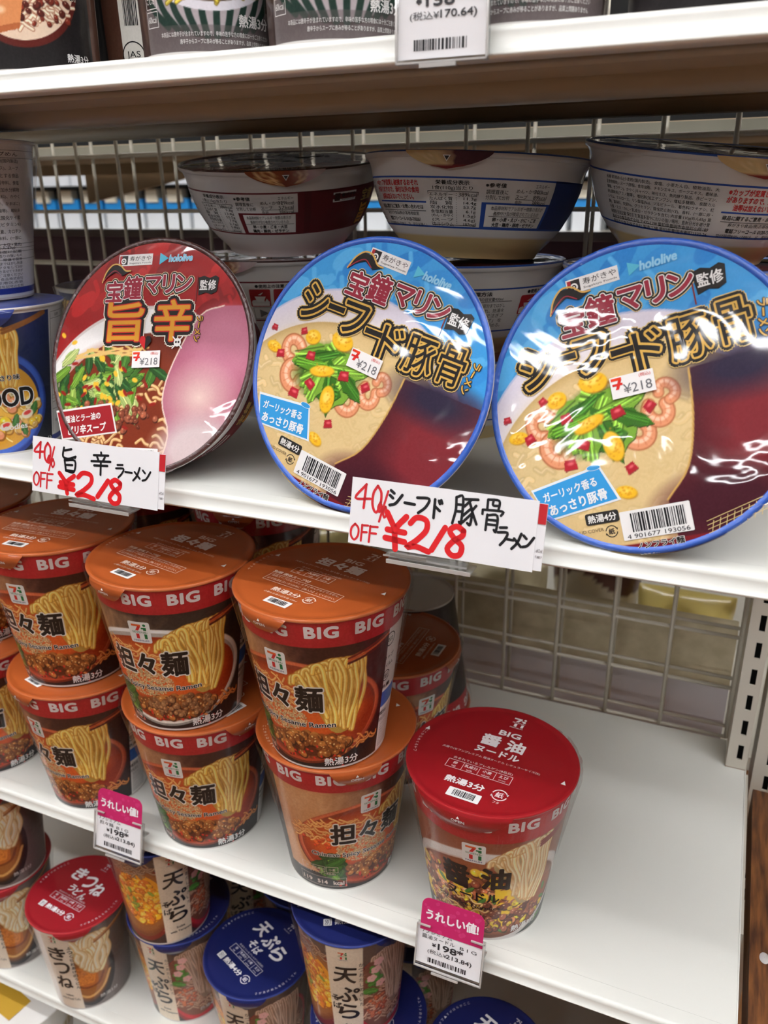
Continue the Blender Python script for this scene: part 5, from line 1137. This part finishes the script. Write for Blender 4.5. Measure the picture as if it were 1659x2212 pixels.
# ================================================================== behind the rack
M_BEIGE = mat('beige_steel', (196,176,148), rough=.5); M_RAIL = mat('pale_rail', (214,210,196), rough=.4); M_BURG = mat('burgundy_box', (44,16,22), rough=.5)
t = thing('rear_shelf',(0,0,0),'beige shelf of the aisle behind, seen from below through the wire panel','shelf')
mb = MB(); mb.box((-2.2,.712,.4935),(.30,.716,.503),mat('grey_rail',(140,137,122),rough=.5)); mb.build('pale_edge_rail',t); mb = MB(); mb.box((-2.2,.716,.500),(.30,1.02,.504),M_BEIGE); mb.box((-2.2,1.016,.485),(.30,1.02,.504),M_BEIGE); mb.build('shelf_board',t)
for x in (.03,):
    mb = MB(); V = [(x,.716,.499),(x,1.0,.499),(x,.92,.478),(x,.716,.425)]; V += [(a+.002,b,c) for a,b,c in V]; mb.add(V,[(0,1,2,3),(7,6,5,4),(0,3,7,4),(3,2,6,7),(2,1,5,6),(1,0,4,5)],M_BEIGE); mb.build('bracket',t)
mb = MB(); mb.box((-1.35,.74,.221),(.30,.92,.415),M_BURG); bx = mb.build('stock_box'); tag(bx,'long dark burgundy box on the far side behind the wire panel','box')
mb = MB(); V = [(-.93,1.03,.500),(-.70,1.03,.494),(-.70,1.03,.487),(-.93,1.03,.447)]; V += [(a,b+.006,c) for a,b,c in V]; mb.add(V,[(0,1,2,3),(7,6,5,4),(0,4,5,1),(1,5,6,2),(2,6,7,3),(3,7,4,0)],M_BEIGE); o = mb.build('shelf_bracket'); tag(o,'beige bracket of the aisle behind, seen at the left through the wire panel','bracket')
mb = MB(); mb.box((-2.2,.712,.205),(.30,.95,.220),M_RAIL); o = mb.build('rear_shelf'); tag(o,'beige shelf under the long burgundy box behind the wire panel','shelf')
t = thing('far_shelf',(0,0,0),'far white shelf of the next aisle, carrying blue and white packs','shelf'); mb = MB(); mb.box((-3.2,1.88,.355),(.6,2.3,.372),M_RAIL); mb.build('shelf_board',t); mb = MB(); mb.box((-3.2,1.88,.479),(.6,2.3,.484),M_DARK); mb.build('shelf_board',t); mb = MB(); mb.box((-3.2,2.05,0.),(.6,2.07,1.2),M_DARK); mb.build('back_panel',t)  # near-black upper board and back panel paint the dark gaps round the packs
M_BLUEP = mat('blue_pack', (40,140,212), rough=.35, coat=.4); M_WHP = mat('white_pack', (236,240,244), rough=.35, coat=.3); M_CRM = mat('cream_pack', (232,226,206), rough=.4)
rr = random.Random(5); x = -2.35; i = 0
while x < -.35:
    w = rr.choice([.066,.075,.085]); t = thing('drink_pack',(x+w/2,1.93,.3722),'blue and white pack on the far shelf, seen blurred through the wire panel','pack','blue and white packs on the far shelf')
    mb = MB(); mb.box((-w/2+.006,0,0),(w/2-.006,.07,.041),M_WHP); mb.build('white_base',t); mb = MB(); mb.box((-w/2+.006,.0,.041),(w/2-.006,.07,.077),M_BLUEP); mb.build('blue_top',t)
    mb = MB(); mb.box((-w*.30,-.008,.068),(w*.26,.02,.101),M_CRM); mb.build('cream_cap',t); x += w; i += 1
x = -2.1
while x < -.35:
    w = rr.choice([.09,.12,.16]); mb = MB(); mb.box((-w/2+.003,0,0),(w/2-.003,.10,.040),M_WHP); o = mb.build('carton',None,(x+w/2,1.90,.4842)); tag(o,'white carton on the upper far shelf, blurred behind the wire panel','carton','white cartons on the upper far shelf'); x += w
for k,(x,c) in enumerate(((-2.46,(196,40,44)),(-2.62,(224,180,50)),(-2.78,(200,60,60)))):
    mb = MB(); mb.box((-.06,0,0),(.06,.08,.07),mat('far_pack_%d'%k,c,rough=.4)); o = mb.build('snack_pack',None,(x,1.93,.3722)); tag(o,['bright red pack at the left end of the far shelf','yellow pack left of the red one on the far shelf','dull red pack furthest left on the far shelf'][k],'pack')
# low board and bags seen between the shelves
t = thing('low_partition',(0,0,0),'low rough beige partition with a grey lower half behind the wire panel','partition'); mb = MB(); mb.box((-1.6,.7205,.0235),(.031,.732,.088),mat('rough_beige',(196,184,150),rough=.85,mottled=((216,204,172),60,(1,1,1)))); mb.build('beige_board',t); mb = MB(); mb.box((-1.6,.722,-.22),(.031,.732,.0235),mat('grey_board',(214,210,212),rough=.6)); mb.build('grey_board',t)
t = thing('side_shelf_rear',(0,0,0),'pale shelf of the aisle behind, carrying snack bags','shelf'); t.name = 'rear_snack_shelf'
mb = MB(); mb.box((-1.6,.74,-.075),(.30,1.25,-.060),M_RAIL); mb.build('shelf_board',t)
def bag(x, y, z, w, h, d, cols, rotz, label, seed):
    rs = np.random.RandomState(seed); n = 28; V=[]; C=[]
    for side in (1,-1):
        for j in range(n+1):
            for i in range(n+1):
                u = -1+2*i/n; v = -1+2*j/n; th = max(0,(1-u**4)*(1-v**4))**.6*d/2*(1+.22*math.sin(5*u+seed)*math.sin(4*v+seed*2))
                V.append((u*w/2*(1-.05*math.sin(3*v+seed)), -side*th, h/2+v*h/2)); c = cols[0] if (v < .25+.2*math.sin(3*u+seed)) else cols[1]; C.append(lin(c))
    F=[]; m = (n+1)**2
    for s in (0,1):
        for j in range(n):
            for i in range(n): a = s*m+j*(n+1)+i; f = (a,a+1,a+n+2,a+n+1); F.append(f if s == 0 else f[::-1])
    mb = MB(); mb.add(V,F,mat('foil_bag',rough=.28,coat=.6,attr=True,bump=(30,.4,.004,'n')),C,True); o = mb.build('snack_bag',None,(x,y,z),rotz); o.rotation_euler = (R_(-22),0,rotz); tag(o,label,'snack bag'); return o
for k,(x,y,w,h,c,lb) in enumerate(((-.02,.86,.10,.10,[(206,166,80),(228,206,120)],'yellow snack bag behind the wire panel, rightmost'),(-.12,.90,.10,.12,[(212,200,176),(96,60,52)],'brown topped snack bag behind the wire panel, beside the yellow one'),(-.24,.88,.11,.10,[(200,190,168),(236,226,190)],'pale cream snack bag behind the wire panel, third from the right'),(-.37,.90,.11,.12,[(190,180,160),(232,232,232)],'white topped snack bag behind the wire panel, above the upside down cup'),(-.50,.88,.11,.10,[(150,136,96),(206,190,130)],'dull yellow snack bag behind the orange lids'),(-.64,.9,.11,.11,[(120,104,84),(176,160,130)],'brownish snack bag behind the orange lids at the left'))):
    bag(x,y,-.0598,w,h,.055,c,.2*math.sin(k*2.1),lb,k+2)

# ================================================================== room and light
fl = MB(); fl.box((-6,-7,-1.0),(6,6,-.98),mat('vinyl_floor',(156,108,66),rough=.4)); o = fl.build('floor'); tag(o,kind='structure')
cl = MB(); cl.box((-6,-7,1.98),(6,6,2.0),mat('ceiling_tile',(196,196,192),rough=.8)); o = cl.build('ceiling'); tag(o,kind='structure')
M_LAMP = mat('lamp_tube', (255,250,240), emit=30.); M_FIX = mat('lamp_housing',(232,232,230),rough=.5)
def lamp(x, y, L, s, label, w=.05):
    t = thing('ceiling_light',(x,y,1.94),label,'ceiling light','ceiling lights of the shop'); mb = MB(); mb.box((-L/2-.03,-w-.03,0.),(L/2+.03,w+.03,.04),M_FIX); mb.build('housing',t)
    mb = MB(); m = mat('lamp_tube_%g'%s,(252,252,255),emit=s); mb.tube((-L/2,0,-.03),(L/2,0,-.03),w,m,16); mb.build('tube',t)
for i,x in enumerate((-2.1,-.7,.7,2.1)):
    lamp(x,-.84,1.34,30.,'long ceiling lamp in the row just behind the viewer',.035)
    lamp(x,-.004,1.34,27.,'long ceiling lamp in the row above the rack front',.035)
for x in (-1.7,-.3): lamp(x,-2.7,1.0,30.,'long ceiling lamp in the middle of the shop',.028)
for x in (-2.3,-.4): lamp(x,-4.9,1.3,30.,'long ceiling lamp far back in the shop',.036)
for x in (-2.4,-1.0,.6): lamp(x,1.78,1.3,30.,'added unseen ceiling lamp behind the rack, lighting the far packs',.026)  # lamps added out of view to light the products behind the rack
W = bpy.data.worlds.new('World'); SC.world = W; W.use_nodes = True; W.node_tree.nodes['Background'].inputs[0].default_value = (.90,.80,.68,1); W.node_tree.nodes['Background'].inputs[1].default_value = .06

# ================================================================== camera
cam = bpy.data.cameras.new('Camera'); co = bpy.data.objects.new('Camera',cam); COL.objects.link(co); SC.camera = co
Rc = np.array([[0.91750092,0.13398964,-0.37448475],[0.3975527,-0.33734769,0.85331611],[-0.01199605,-0.93179575,-0.36278476]])
right, up, back = Rc[:,0], -Rc[:,1], -Rc[:,2]
co.matrix_world = Matrix(((right[0],up[0],back[0],0),(right[1],up[1],back[1],0),(right[2],up[2],back[2],.4555),(0,0,0,1)))
cam.sensor_fit = 'VERTICAL'; cam.sensor_height = 36; cam.sensor_width = 27; cam.lens = 1769.158/2212*36; cam.clip_start = .01
cam.dof.use_dof = True; cam.dof.focus_distance = .47; cam.dof.aperture_fstop = 11.
vs = SC.view_settings; vs.view_transform = 'Standard'; vs.look = 'None'; vs.gamma = 1; vs.use_curve_mapping = False; vs.exposure = .03
SC.cycles.max_bounces = 10; SC.cycles.transparent_max_bounces = 16; SC.cycles.sample_clamp_indirect = 8
